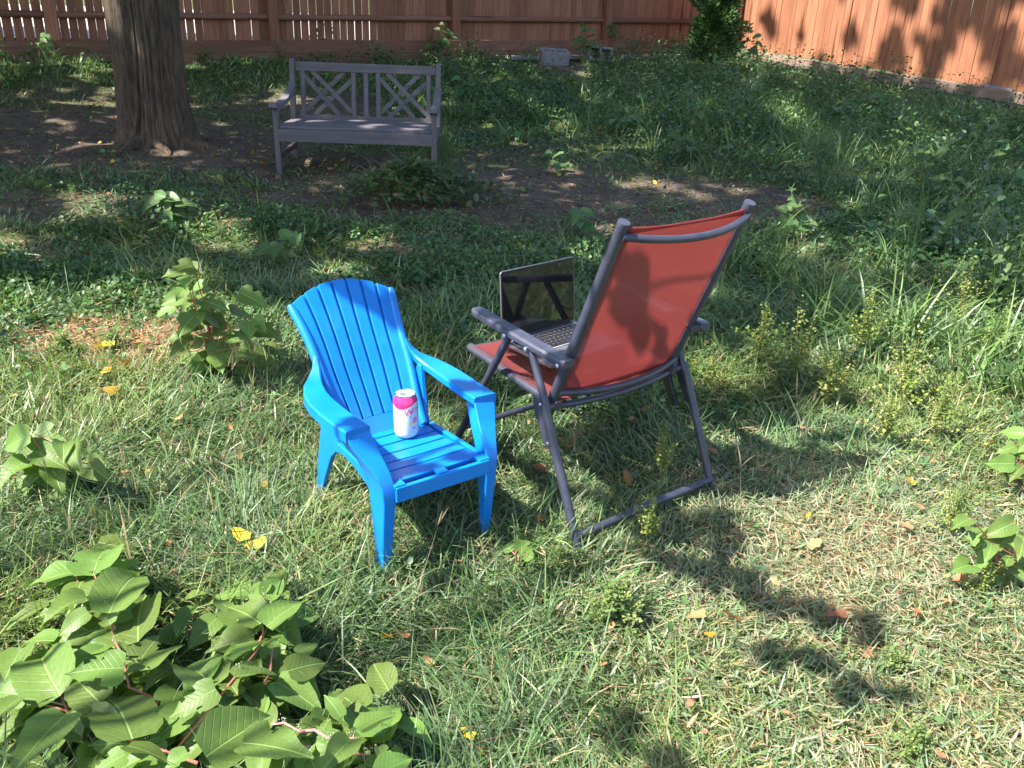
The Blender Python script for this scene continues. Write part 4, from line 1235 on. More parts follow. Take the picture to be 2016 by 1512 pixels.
# short broad blades and clipped leaf ends, lying every way
P = yard_points([(-2.5, .55, 900), (.85, 1.7, 7500), (1.7, 2.6, 6000), (2.6, 4.0, 2800), (4.0, 6.5, 900)])
x, y = P[:, 0], P[:, 1]; so = soilness(x, y); st = patch(x, y, STRAW)
keep = rng.random(len(x)) < (1 - .95 * so) * (1 - .98 * st) * (.3 + vn(x, y, .13, 66)); x, y = x[keep], y[keep]; N = len(x)
isst = rng.random(N) < .12
colb = np.where(isst[:, None], pick(STRAWS, (3, 2, 2, 1), N), pick(GREENS, (2, 3, 2, 3, 3), N)) * (1 + .18 * rng.normal(0, 1, (N, 1)).clip(-2, 2))
parts.append(blades(x, y, rng.uniform(.018, .05, N), rng.uniform(.0028, .0062, N), rng.random(N) * 6.283, np.abs(rng.normal(1.05, .3, N)), rng.normal(.3, .4, N), colb, surface_z(x, y) + rng.uniform(.0, .035, N)))

# long arching grass: tufts on the right, by the knotweed and around chair feet
def tufts(spots, Lm, wm, pal, w, lean0=.25, per=28, spread=.05):
    out = []
    for (a, b, n_, r_) in spots:
        for _ in range(n_):
            tx, ty = a + rng.normal(0, r_), b + rng.normal(0, r_ * .8)
            m_ = per; xx = tx + rng.normal(0, spread, m_); yy = ty + rng.normal(0, spread, m_)
            out.append(blades(xx, yy, rng.uniform(.45, 1.1, m_) * Lm, rng.uniform(.6, 1.2, m_) * wm, rng.random(m_) * 6.283, np.abs(rng.normal(lean0, .2, m_)), np.abs(rng.normal(1.3, .5, m_)), pick(pal, w, m_) * (1 + .15 * rng.normal(0, 1, (m_, 1)))))
    return out


LONG = [(.085, .160, .042), (.125, .205, .060), (.175, .235, .090), (.068, .135, .045)]
parts += tufts([(1.9, 3.35, 10, .22), (1.65, 3.9, 8, .3), (2.1, 2.95, 6, .15), (2.4, 3.9, 10, .4), (2.3, 5.0, 12, .5), (1.5, 4.6, 8, .4), (2.9, 5.8, 12, .5)], .38, .009, LONG, (3, 3, 2, 2))
parts += tufts([(2.6, 8.2, 24, .7), (3.4, 9.2, 22, .8), (1.6, 9.2, 14, .6), (4.2, 9.8, 16, .7), (.9, 8.4, 12, .5), (2.2, 11, 14, .8), (.0, 10.2, 14, .7), (-.6, 9.4, 12, .5), (4.6, 8.0, 16, .7), (-5.4, 9.5, 8, .4), (-1.0, 11.0, 10, .6)], .34, .010, LONG, (3, 3, 2, 3), per=34, spread=.10)
parts += tufts([(3.3, 8.6, 46, .55), (4.2, 9.0, 30, .6), (2.4, 9.6, 26, .6), (3.0, 7.2, 22, .5), (4.0, 7.0, 20, .5), (1.5, 10.4, 18, .6), (3.2, 10.6, 26, .7), (4.6, 10.2, 18, .5), (2.4, 12.4, 20, .6), (3.6, 12.2, 14, .5)], .36, .0042, [(.12, .19, .075), (.16, .225, .10), (.095, .165, .065)], (2, 2, 2), .25, 48, .09)
parts += tufts([(-4.6, 9.6, 14, .5), (-3.4, 10.3, 12, .5)], .16, .008, LONG, (3, 3, 2, 3), per=26, spread=.1)
parts += tufts([(-.42, 1.75, 5, .06), (.06, 1.95, 5, .05), (-.62, 2.25, 8, .07), (.2, 1.9, 5, .07), (-.9, 2.0, 14, .3), (-1.2, 2.6, 14, .3), (-.5, 1.7, 8, .2), (.1, 1.45, 6, .2), (1.6, 2.45, 10, .2), (-.2, 1.5, 6, .2)], .17, .0048, LONG + [(.2, .2, .1)], (3, 3, 2, 1, 1.5), .5, 20, .05)
# the lawn goes on to both sides of the picture
N = 42000; y = rng.uniform(-2.5, 10, N); x = (.72 + .58 * np.maximum(y, 0) + 2.4 * rng.random(N) ** 1.3) * np.where(rng.random(N) < .5, 1, -1)
ok = ((x - AB.x) * nB.x + (y - AB.y) * nB.y > .2) & ((x - AR.x) * nR.x + (y - AR.y) * nR.y > .1) & (soilness(x, y) < .6); x, y = x[ok], y[ok]; N = len(x)
parts.append(blades(x, y, rng.uniform(.05, .13, N), rng.uniform(.006, .013, N), rng.random(N) * 6.283, np.abs(rng.normal(.85, .35, N)), np.abs(rng.normal(.6, .4, N)), pick(GREENS + STRAWS[:1], (3, 3, 3, 2, 2, 1), N)))
V, F, C = merge(parts)
grass = link('grass', np_mesh('grass', V, F, C), g_mat); tag(grass, 'green and straw coloured lawn grass over the whole yard', 'grass', kind='stuff')

# thin flowering stalks of the crabgrass, mostly on the left
parts = []
N = 260
x = np.concatenate([rng.uniform(-1.5, -.2, 170), rng.uniform(-1.5, 1.6, 90)]); y = np.concatenate([rng.uniform(1.6, 2.9, 170), rng.uniform(1.4, 3.4, 90)])
for i in np.nonzero(~in_chair(x, y))[0]:
    b = Vector((x[i], y[i], float(surface_z(x[i:i + 1], y[i:i + 1])[0]))); a = random.uniform(0, 6.28); ln = random.uniform(.12, .24); le = random.uniform(.1, .55)
    tip = b + Vector((math.cos(a) * math.sin(le), math.sin(a) * math.sin(le), math.cos(le))) * ln
    k = random.randint(2, 5); c = np.array([[.24, .25, .11]]) if random.random() < .6 else np.array([[.30, .22, .15]])
    parts.append(blades(np.array([b.x]), np.array([b.y]), np.array([ln]), np.array([.0016]), np.array([a]), np.array([le]), np.array([.02]), c, np.array([b.z]), np.array([0.])))
    aa = rng.random(k) * 6.283
    parts.append(blades(np.full(k, tip.x), np.full(k, tip.y), rng.uniform(.03, .07, k), np.full(k, .0022), aa, rng.uniform(.15, .6, k), rng.uniform(0, .3, k), np.repeat(c, k, 0), np.full(k, tip.z)))
V, F, C = merge(parts)
tag(link('seed_stalks', np_mesh('seed_stalks', V, F, C), g_mat), 'thin pale seed stalks standing above the lawn grass', 'grass', kind='stuff')

# small round-leaved ground cover and low weeds
P = yard_points([(.6, 1.6, 160), (1.6, 2.6, 260), (2.6, 4.0, 2000), (4.0, 7.0, 1250), (7.0, 15.3, 470)])
x, y = P[:, 0], P[:, 1]
wd = vn(x, y, .55, 71) * .6 + vn(x, y, .2, 72) * .4
core = patch(x, y, [(-.1, 3.6, .9, 1.1, 1.0), (.4, 4.6, 1.2, .8, .9), (2.2, 4.6, 1.4, 1.6, .8), (-2.2, 3.9, 1.4, .9, .8), (3.2, 8.5, 2.4, 3.0, .9), (.3, 10.2, 1.8, 2.2, .8), (-2.2, 5.2, 2.0, .9, .5), (-.6, 8.8, 1.2, 1.2, .7), (-1.4, 3.6, 1.1, .5, .6)])
keep = rng.random(len(x)) < np.clip((.12 + .9 * core) * (wd > .40) * (1 - .98 * soilness(x, y)) * (1 - .7 * patch(x, y, STRAW)), .012, 1)
x, y, wd = x[keep], y[keep], wd[keep]; N = len(x)
m_ = 3
x = np.repeat(x, m_) + rng.normal(0, .016, N * m_); y = np.repeat(y, m_) + rng.normal(0, .016, N * m_); wd = np.repeat(wd, m_); N = len(x)
hgt = (.015 + .16 * np.clip(wd - .4, 0, .4) * (1 + .35 * np.clip(y - 3, 0, 5))) * rng.uniform(.25, 1.15, N)
COVER = [(.052, .118, .038), (.068, .140, .040), (.095, .168, .055), (.058, .110, .055)]
V, F, C = leaflets(x, y, surface_z(x, y) + hgt + .006, rng.uniform(.011, .026, N) * (1 + .10 * np.clip(y - 2, 0, 8)), rng.random(N) * 6.283, rng.normal(.1, .5, N), rng.normal(0, .5, N), pick(COVER, (3, 3, 2, 2), N) * (1 + .18 * rng.normal(0, 1, (N, 1)).clip(-2, 2)), .75)
cov_mat = foliage('cover_leaf', True, rough=.45, spec=.35, transl=.3)
tag(link('ground_cover', np_mesh('ground_cover', V, F, C), cov_mat), 'low round leaved ground cover between the grass', 'ground cover', kind='stuff')

# crumbled leaf litter on the bare soil
P = yard_points([(1.2, 3.0, 70), (3.0, 5.0, 130), (5.0, 9.5, 150)])
x, y = P[:, 0], P[:, 1]; keep = rng.random(len(x)) < .25 + .75 * soilness(x, y); x, y = x[keep], y[keep]; N = len(x)
V, F, C = leaflets(x, y, surface_z(x, y) + .008, rng.uniform(.012, .035, N), rng.random(N) * 6.283, rng.normal(0, .25, N), rng.normal(0, .3, N), pick([(.20, .12, .06), (.30, .19, .09), (.14, .09, .055), (.36, .26, .07)], (3, 2, 3, 1), N), .8)
tag(link('leaf_litter', np_mesh('leaf_litter', V, F, C), foliage('dead_leaf_crumbs', True, rough=.8, spec=.1, transl=.1)), 'brown crumbs of dead leaves on bare soil', 'litter', kind='stuff')

# ---- thick undergrowth of weeds towards the fences
def weed_arrays(x, y, h, nl, ls, col, spread=.5):
    """branching weeds: stems as thin blades, leaves along them"""
    out = []
    for i in range(len(x)):
        n_ = nl; t = rng.random(n_) ** .7; a = rng.random(n_) * 6.283; r_ = h[i] * spread * rng.random(n_) * t
        zz_ = surface_z(x[i:i + 1], y[i:i + 1])[0] + h[i] * t * (1 - .25 * rng.random(n_))
        out.append(leaflets(x[i] + r_ * np.cos(a), y[i] + r_ * np.sin(a), zz_, ls * rng.uniform(.5, 1.2, n_), a + rng.normal(0, .5, n_), rng.normal(-.15, .4, n_), rng.normal(0, .4, n_), col[i][None] * (1 + .15 * rng.normal(0, 1, (n_, 1)).clip(-2, 2)), .6))
        k = 4
        out.append(blades(np.full(k, x[i]), np.full(k, y[i]), np.full(k, h[i] * .95), np.full(k, .005), rng.random(k) * 6.283, rng.uniform(.05, .35, k), rng.uniform(0, .3, k), np.repeat(col[i][None] * .9, k, 0)))
    return out


P = yard_points([(7.0, 15.3, 16), (4.0, 7.0, 12), (2.8, 4, 10)])
x, y = P[:, 0], P[:, 1]
zone = patch(x, y, [(3.4, 9.3, 2.6, 3.6, 1), (1.2, 10.8, 2.2, 2.6, .9), (-1.2, 11.0, 1.6, 1.6, .8), (3.2, 5.8, 1.3, 1.8, .9), (2.7, 4.3, .8, 1.1, .8), (-4.9, 9.9, 1.4, .5, .4), (-2.8, 11.2, 1.6, .4, .4), (-.7, 8.9, .7, .9, .5), (2.6, 12.6, 1.6, 1.6, .9)])
keep = rng.random(len(x)) < zone * (vn(x, y, .6, 81) > .33); x, y = x[keep], y[keep]
col = pick([(.052, .108, .036), (.068, .130, .042), (.098, .160, .052), (.058, .108, .055)], (3, 3, 2, 2), len(x))
V, F, C = merge(weed_arrays(x, y, rng.uniform(.16, .40, len(x)) * (1 + .5 * (x > 1.2)), 28, .052, col))
tag(link('undergrowth', np_mesh('undergrowth', V, F, C), cov_mat), 'dense leafy weeds filling the far right of the yard', 'undergrowth', kind='stuff')

# ================================================================== broad-leaved weeds: every large leaf a part
def leaf_mesh(variant, L=1.0):
    """heart-based pointed leaf, unit length along +y; some are chewed"""
    r = random.Random(variant * 13 + 5)
    nl, nw = 9, 2
    cols_ = 2 * nw + 1
    wmax = (.33, .36, .30, .38, .34, .31, .36, .33)[variant % 8]
    pts = []; V = []; keep = {}
    for i in range(nl + 1):
        t = i / nl
        w = wmax * (math.sin(math.pi * min(1, t * .93 + .07) ** .62)) ** .85 * (1 - .25 * t ** 3)
        if i == nl: w = .004
        for j in range(-nw, nw + 1):
            s = j / nw
            edge = 1 + (r.uniform(-.05, .05) if abs(j) == nw else 0)
            if abs(j) == nw and variant % 8 in (1, 3, 6) and 2 < i < nl: edge *= r.choice((1, 1, .72, .55, .9))
            xx = s * w * edge
            yy = t - .06 * abs(s) * (1 - t) * (1 if t < .2 else .3) + (.05 * abs(s) * (1 - abs(t - .5)))
            zz = .38 * abs(xx) * (1 if variant % 3 else .35) - .30 * (t - .3) ** 2 * (1.9 if variant % 4 == 2 else .8) + .022 * math.sin(11 * t + variant * 2 + j) * abs(s) + .05 * math.sin(3 * t + variant) * s - (.10 * xx if variant % 5 == 4 else 0)
            V.append((xx, yy, zz))
    Fs = []
    for i in range(nl):
        for j in range(cols_ - 1):
            if variant % 8 in (3, 6) and j in (0, 3) and i in (r.choice((3, 4, 5)),): continue
            a = i * cols_ + j; Fs.append((a, a + 1, a + 1 + cols_, a + cols_))
    me = bpy.data.meshes.new('leaf'); me.from_pydata(V, [], Fs)
    me.polygons.foreach_set('use_smooth', [True] * len(me.polygons)); me.update()
    return me


knot_mat = foliage('knotweed_leaf', False, (.138, .222, .048), .46, .38, .38, (1.25, 1.25, .5), True, .16)
dock_mat = foliage('weed_leaf', False, (.085, .155, .045), .45, .35, .3, (1.1, 1.2, .6), True, .15)
stem_red = surf('red_stem', (.30, .085, .06), (.46, .16, .10), 20, .5)
stem_pink = surf('pink_stem', (.55, .14, .15), (.65, .22, .20), 20, .5)
stem_green = surf('green_stem', (.10, .15, .04), (.16, .20, .06), 20, .5)
petal = surf('white_flowers', (.40, .38, .28), (.50, .47, .38), 30, .8)
LEAF = {}
for mt in (knot_mat, dock_mat):
    LEAF[mt.name] = []
    for v in range(8):
        me = leaf_mesh(v); me.materials.append(mt); LEAF[mt.name].append(me)


def put_leaf(parent, base, tip, mt, normal=None, var=None):
    """a leaf from base to tip (world), facing mostly upwards"""
    base, tip = Vector(base), Vector(tip); yv = tip - base; L = yv.length; yv.normalize()
    up = Vector(normal or (random.gauss(0, .28), random.gauss(-.12, .28), 1)).normalized()
    xv = yv.cross(up).normalized(); zv = xv.cross(yv)
    o = bpy.data.objects.new('leaf', LEAF[mt.name][random.randrange(8) if var is None else var]); COL.objects.link(o)
    o.parent = parent
    Mx = Matrix((xv, yv, zv)).transposed().to_4x4()
    o.matrix_local = Matrix.Translation(base - parent.location) @ Mx @ Matrix.Diagonal((L * random.uniform(.92, 1.1), L, L, 1))
    return o


def stem(parent, pts, r0, r1, mat, n=7):
    pts = [Vector(p) - parent.location for p in pts]
    k = len(pts)
    return MB().tube(pts, [r0 + (r1 - r0) * i / (k - 1) for i in range(k)], n).build('stem', mat, parent)


def flowers(parent, p, n=16, r=.012):
    mb = MB()
    for _ in range(n):
        c = Vector(p) - parent.location + Vector((random.gauss(0, r * .35), random.gauss(0, r * .35), abs(random.gauss(0, r * 1.3)))); s_ = random.uniform(.0006, .0014)
        mb.tube([c - Vector((0, 0, s_)), c, c + Vector((0, 0, s_))], [s_ * .4, s_, s_ * .4], 5)
    o = mb.build('flower_cluster', petal, parent); o['kind'] = 'stuff'
    return o


# ---- the large knotweed in the lower left corner: leaves as base and tip in the enlarged corner of the photograph
ZK = lambda a, b, z: at_z(a / 2.52, 1040 + b / 2.52, z)
front_sets = [
    ('knotweed in the lower left corner, the pair of upper stems with big chewed leaves', [
        ((365, 215), (125, 275), .17), ((460, 228), (512, 72), .19), ((540, 402), (700, 145), .23), ((680, 556), (700, 298), .17), ((560, 205), (695, 160), .15),
        ((432, 335), (200, 432), .18), ((436, 415), (285, 525), .19), ((552, 480), (286, 560), .15), ((550, 420), (430, 330), .17)],
     [[(560, 640, .12), (560, 520, .16), (545, 400, .21), (470, 235, .19)], [(560, 640, .12), (430, 420, .16), (370, 215, .16)]]),
    ('knotweed at the left picture edge with broad upright leaves', [
        ((285, 812), (145, 538), .16), ((112, 590), (0, 765), .12), ((325, 920), (62, 1189), .18), ((100, 840), (-60, 960), .16), ((330, 915), (395, 1050), .13), ((300, 1110), (230, 1189), .15), ((70, 700), (-60, 740), .11),
        ((245, 830), (320, 1000), .10), ((100, 900), (10, 850), .12)],
     [[(420, 1100, .05), (330, 905, .13), (200, 870, .12), (110, 860, .12)], [(420, 1100, .05), (300, 830, .13)]]),
    ('knotweed clump in the lower left with overlapping pale leaves and red stems', [
        ((612, 690), (318, 712), .22), ((490, 862), (330, 700), .18), ((655, 1035), (545, 790), .20), ((1068, 795), (835, 935), .24), ((1052, 772), (868, 618), .22), ((1165, 735), (1375, 705), .24),
        ((1022, 1128), (1365, 898), .27), ((552, 962), (375, 888), .17), ((632, 1075), (862, 1150), .21), ((700, 700), (905, 560), .17), ((835, 700), (715, 785), .14), ((690, 660), (790, 520), .16),
        ((610, 700), (735, 690), .18), ((880, 800), (790, 1000), .18), ((905, 810), (1010, 1000), .17), ((1090, 760), (1180, 600), .16), ((770, 880), (660, 900), .15), ((770, 900), (800, 1080), .14), ((960, 385), (866, 520), .12),
        ((470, 980), (300, 900), .14), ((1000, 1000), (1130, 900), .15), ((930, 1110), (800, 1210), .2), ((620, 1120), (430, 1230), .2)],
     [[(900, 1230, .03), (870, 1100, .12), (1040, 900, .19), (1180, 720, .22), (1290, 590, .18)], [(980, 1165, .12), (730, 1075, .16), (550, 1020, .16)], [(770, 1000, .04), (785, 850, .13), (640, 790, .17), (610, 640, .19), (570, 560, .17)]]),
    ('small knotweed sprig with five pale leaves above the lower left clump', [
        ((1318, 345), (1404, 242), .16), ((1302, 335), (1274, 250), .16), ((1322, 482), (1522, 332), .17), ((1292, 470), (1122, 368), .16), ((1300, 485), (1180, 425), .14), ((1310, 585), (1388, 535), .15)],
     [[(1240, 680, .10), (1305, 520, .13), (1300, 440, .14), (1310, 345, .16)]]),
    ('knotweed shoots with pink stems at the right end of the lower left clump', [
        ((1430, 705), (1625, 655), .19), ((1370, 760), (1600, 900), .17), ((1420, 720), (1590, 800), .15), ((1782, 1002), (1965, 902), .18), ((1755, 990), (2010, 868), .13), ((1692, 935), (1612, 820), .17), ((1640, 880), (1715, 800), .16),
        ((1742, 1042), (1600, 1189), .17), ((1880, 1082), (1925, 1185), .14), ((1200, 1062), (1550, 1112), .28), ((1340, 970), (1260, 1040), .19), ((1480, 990), (1420, 1120), .15), ((1500, 1000), (1620, 960), .15), ((1480, 620), (1580, 560), .12),
        ((1290, 880), (1190, 790), .15), ((1330, 900), (1440, 800), .14), ((1740, 1050), (1850, 1010), .12), ((1560, 1090), (1480, 1200), .16)],
     [[(1300, 1230, .04), (1340, 975, .16), (1410, 965, .17), (1490, 1010, .16)], [(1490, 1010, .16), (1560, 1000, .16), (1640, 1050, .15), (1755, 1040, .15)], [(1500, 1080, .14), (1590, 1095, .14), (1830, 1125, .12)], [(1240, 880, .08), (1340, 720, .15), (1350, 600, .14)]]),
]
for lab, leaves_, stems_ in front_sets:
    c = ZK(*stems_[0][0][:2], .0)
    t = thing('knotweed', lab, 'plant', (c.x, c.y, gz1(c.x, c.y)), 0, 'knotweed in the lower left corner')
    for (b, e, z) in leaves_:
        z = z * .8
        pb_ = ZK(b[0], b[1], z); pe = ZK(e[0], e[1], z + random.uniform(-.035, .02))
        put_leaf(t, pb_, pe, knot_mat)
    for _ in range(14):
        bx_, by_ = random.choice(leaves_)[0]; bx_ += random.gauss(0, 130); by_ += random.gauss(30, 110); a = random.uniform(0, 6.28); ln = random.uniform(.06, .11)
        b = ZK(bx_, by_, random.uniform(.04, .10)); put_leaf(t, b, b + Vector((math.cos(a) * ln, math.sin(a) * ln, random.uniform(-.02, .015))), knot_mat, (random.gauss(0, .2), random.gauss(-.1, .2), 1))
    for k, s_ in enumerate(stems_):
        pts = [ZK(a, b, z * .8) for a, b, z in s_]
        if k == 0: pts = [Vector((pts[0].x, pts[0].y, gz1(pts[0].x, pts[0].y) - .01))] + pts
        stem(t, pts, .0032, .0016, stem_pink if 'pink' in lab else stem_red)
        flowers(t, pts[-1], 14, .010)
        flowers(t, pts[-2], 12, .010)
        # filler leaves deeper down the stem
        for p in pts[1:]:
            for _ in range(5):
                a = random.uniform(0, 6.28); b = p + Vector((random.gauss(0, .03), random.gauss(0, .03), random.uniform(-.05, -.01))); ln = random.uniform(.05, .10); e = b + Vector((math.cos(a) * ln, math.sin(a) * ln, random.uniform(-.035, .01)))
                b.z = max(b.z, .02); e.z = max(e.z, .02)
                put_leaf(t, b, e, knot_mat)


def leafy_plant(label, spots, zrange, Lpx, mt, group=None, name='knotweed', root=None, stem_m=None, cat='plant', flw=0):
    """spots: leaf centres in the photograph; the plant's stems rise from root and reach each leaf"""
    g = ground_at(*root); t = thing(name, label, cat, g, 0, group)
    vs = [v for _, v in spots]; vmin, vmax = min(vs), max(vs)
    depth = g.y
    mids = []
    spots = list(spots) + [(u + random.gauss(0, Lpx * .45), v + random.gauss(0, Lpx * .4)) for u, v in spots[::2]]
    for (u, v) in spots:
        # leaf sits on the plant's own upright plane, give or take
        r = pix_ray(u, v); yy = depth + random.gauss(0, .06)
        k = yy / r.y; p = Vector((0, 0, CAM_H)) + r * k
        p.z = max(p.z, gz1(p.x, p.y) + .03)
        L = Lpx * random.uniform(.95, 1.4) / FPX * k
        a = math.atan2(p.y - g.y, p.x - g.x) + random.gauss(0, .6)
        d = Vector((math.cos(a), math.sin(a) - .25, random.uniform(-.55, .15))).normalized() * L
        put_leaf(t, p - d * .5, p + d * .5, mt, (random.gauss(0, .35), random.gauss(-.95, .35), 1))
        mids.append(p - d * .5)
    mids.sort(key=lambda p: -p.z)
    topm = mids[:max(1, len(mids) // 6)]
    for q_ in topm:
        stem(t, [g + Vector((0, 0, -.02)), g.lerp(q_, .5) + Vector((random.gauss(0, .015), random.gauss(0, .015), .02)), q_], .0032, .0015, stem_m or stem_red)
    for q_ in mids[len(topm):]:
        j = g.lerp(random.choice(topm), min(.95, max(.15, (q_.z - g.z) / max(.02, topm[0].z - g.z) - .05)))
        stem(t, [j, q_], .0013, .0009, stem_m or stem_red, 5)
    for _ in range(flw):
        flowers(t, random.choice(mids), 10, .008)
    return t


leafy_plant('upright knotweed with rounded leaves standing left of the blue chair', [(350, 532), (366, 548), (358, 575), (322, 612), (372, 600), (388, 618), (365, 645), (340, 590), (420, 632), (438, 652), (478, 618), (512, 640), (536, 655), (395, 672), (352, 662), (404, 700), (442, 688), (470, 700), (372, 712), (398, 722), (452, 722), (414, 748), (440, 752), (500, 690), (468, 664), (545, 690), (490, 650), (425, 600), (385, 640), (352, 690), (430, 715), (480, 730), (520, 715)],
            None, 46, knot_mat, None, 'knotweed', (425, 745), flw=3)
leafy_plant('low knotweed in the sunny grass at the left edge below the straw patch', [(168, 930), (140, 965), (112, 905), (125, 882), (75, 1010), (50, 905), (100, 870), (20, 930), (60, 940), (150, 900), (110, 940), (88, 985)], None, 62, knot_mat, None, 'knotweed', (100, 975), flw=2)
leafy_plant('bright knotweed sprouting at the right edge of the lawn', [(1968, 1042), (1996, 1055), (1930, 1062), (1948, 1085), (1985, 1100), (2004, 1130), (1955, 1165), (1992, 1172), (1915, 1048), (2012, 1078), (1970, 1070), (2010, 1180), (1935, 1100), (1975, 1130)], None, 52, knot_mat, None, 'knotweed', (1985, 1150), flw=1)
leafy_plant('knotweed half out of the picture at the right edge above the other', [(1980, 885), (1970, 912), (2002, 930), (2012, 880), (1995, 900), (2014, 945), (1984, 935)], None, 42, knot_mat, None, 'knotweed', (2000, 950))
leafy_plant('small four leaved seedling in front of the blue chair', [(1016, 1082), (1036, 1092), (1024, 1110), (1002, 1076)], None, 34, knot_mat, None, 'seedling', (1020, 1112))
# weeds further back
DG = 'broad leaved weeds in the shade'
leafy_plant('dark shaded weed with drooping leaves between tree and blue chair', [(318, 398), (340, 392), (362, 400), (330, 420), (352, 418), (318, 432), (368, 425), (340, 445), (300, 400), (378, 405), (355, 440), (325, 410)], None, 34, dock_mat, DG, 'weed', (340, 452), stem_green)
leafy_plant('pale leaved weed behind the top of the blue chair', [(568, 462), (578, 480), (560, 495), (540, 500), (530, 490), (575, 500), (550, 480), (585, 470)], None, 30, dock_mat, DG, 'weed', (560, 515), stem_green)
leafy_plant('tall weed with pale tip rising behind the red chair back', [(1556, 372), (1570, 385), (1562, 402), (1580, 395), (1548, 410), (1575, 420), (1540, 432), (1590, 430), (1560, 440), (1550, 455), (1580, 450), (1600, 440)], None, 24, dock_mat, DG, 'weed', (1565, 475), stem_green)
leafy_plant('lone sunlit seedling on the bare soil right of the bench', [(990, 258), (1000, 268), (984, 272), (996, 280), (1005, 262)], None, 20, dock_mat, DG, 'weed', (993, 292), stem_green)
leafy_plant('leafy weed at the foot of the fence above the tree trunk', [(88, 78), (98, 88), (80, 92), (104, 80), (92, 70), (76, 84), (100, 98), (60, 100), (45, 105)], None, 16, dock_mat, DG, 'weed', (88, 122), stem_green)
leafy_plant('pale variegated weed against the fence above the bench', [(630, 40), (640, 55), (622, 60), (648, 48), (612, 72), (636, 78), (655, 65), (628, 92), (645, 30), (618, 45), (640, 100)], None, 14, dock_mat, DG, 'weed', (632, 118), stem_green)
leafy_plant('weed growing against the fence left of the half buried block', [(858, 58), (868, 70), (880, 62), (850, 75), (872, 86), (862, 95), (884, 92), (895, 75), (840, 92)], None, 16, dock_mat, DG, 'weed', (868, 122), stem_green)
leafy_plant('bushy weed between the concrete blocks at the fence foot', [(1148, 60), (1160, 72), (1140, 78), (1168, 88), (1150, 92), (1135, 100), (1158, 105), (1145, 48), (1130, 85), (1166, 60)], None, 17, dock_mat, DG, 'weed', (1150, 125), stem_green)
leafy_plant('small sunlit climber on the fence right of the knotty post', [(1205, 55), (1212, 62), (1203, 68), (1210, 75), (1200, 48)], None, 14, dock_mat, DG, 'weed', (1208, 118), stem_green)
leafy_plant('weed with fine leaves before the sunlit fence right of the evergreen', [(1480, 60), (1490, 72), (1474, 80), (1496, 88), (1482, 98), (1470, 106), (1492, 112), (1478, 48), (1465, 92)], None, 14, dock_mat, DG, 'weed', (1482, 140), stem_green)
VG = 'heart leaved weeds at the right edge'
rv = random.Random(3)
for i, (u, v, n_, lab) in enumerate(((1835, 470, 14, 'heart leaved weed with one large leaf right of the red chair'), (1900, 500, 14, 'heart leaved weed nearest the right edge in the shade'), (1960, 430, 13, 'heart leaved weed with yellowing leaves at the right edge'), (1880, 385, 12, 'heart leaved weed in the deep shade right of the mound of fine grass'),
                                   (1985, 330, 12, 'heart leaved weed below the concrete block at the right edge'), (1920, 300, 11, 'heart leaved weed left of the one below the concrete block'), (1830, 330, 10, 'small heart leaved weed beside the mound of fine grass'), (1960, 560, 12, 'heart leaved weed above the long arching grass at the right edge'))):
    leafy_plant(lab, [(u + rv.gauss(0, 30), v - abs(rv.gauss(0, 34))) for _ in range(n_)], None, 30 if v > 420 else 23, dock_mat, VG, 'weed', (u, v + 12), stem_green)
for i, (u, v, n_, lab) in enumerate(((1230, 255, 9, 'leafy weed in the green patch behind the red chair'), (1420, 170, 9, 'weed with pale leaves in front of the evergreen shrub'), (1100, 330, 7, 'low weed at the edge of the bare soil behind the red chair'), (1640, 240, 9, 'leafy weed in the tall grass before the right fence'),
                                    (925, 185, 8, 'weed beside the right end of the bench'), (1700, 215, 8, 'weed in tall grass near the sunlit timber edging'), (1130, 455, 8, 'broad leaved weed between bare soil and laptop'), (1335, 300, 8, 'weed at the middle of the shaded green patch'))):
    leafy_plant(lab, [(u + rv.gauss(0, 16), v - abs(rv.gauss(0, 20))) for _ in range(n_)], None, 20 if v < 400 else 34, dock_mat, DG, 'weed', (u, v + 10), stem_green)

# ---- heap of pulled weeds by the bench's right front leg
hb = ground_at(815, 392)
heap = thing('weed_heap', 'heap of pulled wilting weeds in front of the bench', 'weeds', hb)
parts = []
N = 1500
a = rng.random(N) * 6.283; r_ = np.abs(rng.normal(0, .22, N)); xx = hb.x + r_ * np.cos(a) * 1.35; yy = hb.y + r_ * np.sin(a) * .9
zz_ = surface_z(xx, yy) + np.maximum(.02, .27 - .38 * r_) * rng.uniform(.4, 1, N)
colw = pick([(.06, .11, .035), (.085, .14, .045), (.10, .135, .06), (.22, .14, .08)], (3, 3, 2, 1), N)
parts.append(blades(xx, yy, rng.uniform(.1, .28, N), rng.uniform(.003, .007, N), rng.random(N) * 6.283, rng.uniform(.9, 1.7, N), rng.uniform(0, .8, N), colw, zz_))
parts.append(leaflets(xx, yy, zz_ + .01, rng.uniform(.03, .08, N), rng.random(N) * 6.283, rng.normal(-.2, .5, N), rng.normal(0, .5, N), colw, .5))
o_ = ground_at(862, 330)
m_ = 120; u_ = rng.random(m_)
parts.append(blades(o_.x + rng.normal(0, .05, m_), o_.y + rng.normal(0, .05, m_), rng.uniform(.25, .45, m_), np.full(m_, .006), rng.random(m_) * 6.283, np.abs(rng.normal(.15, .12, m_)), rng.uniform(.1, .8, m_), pick([(.10, .16, .05), (.14, .19, .07)], (1, 1), m_)))
V, F, C = merge(parts); V = V - np.array(heap.location)
o = link('wilted_stems', np_mesh('wilted_stems', V, F, C), cov_mat, heap)

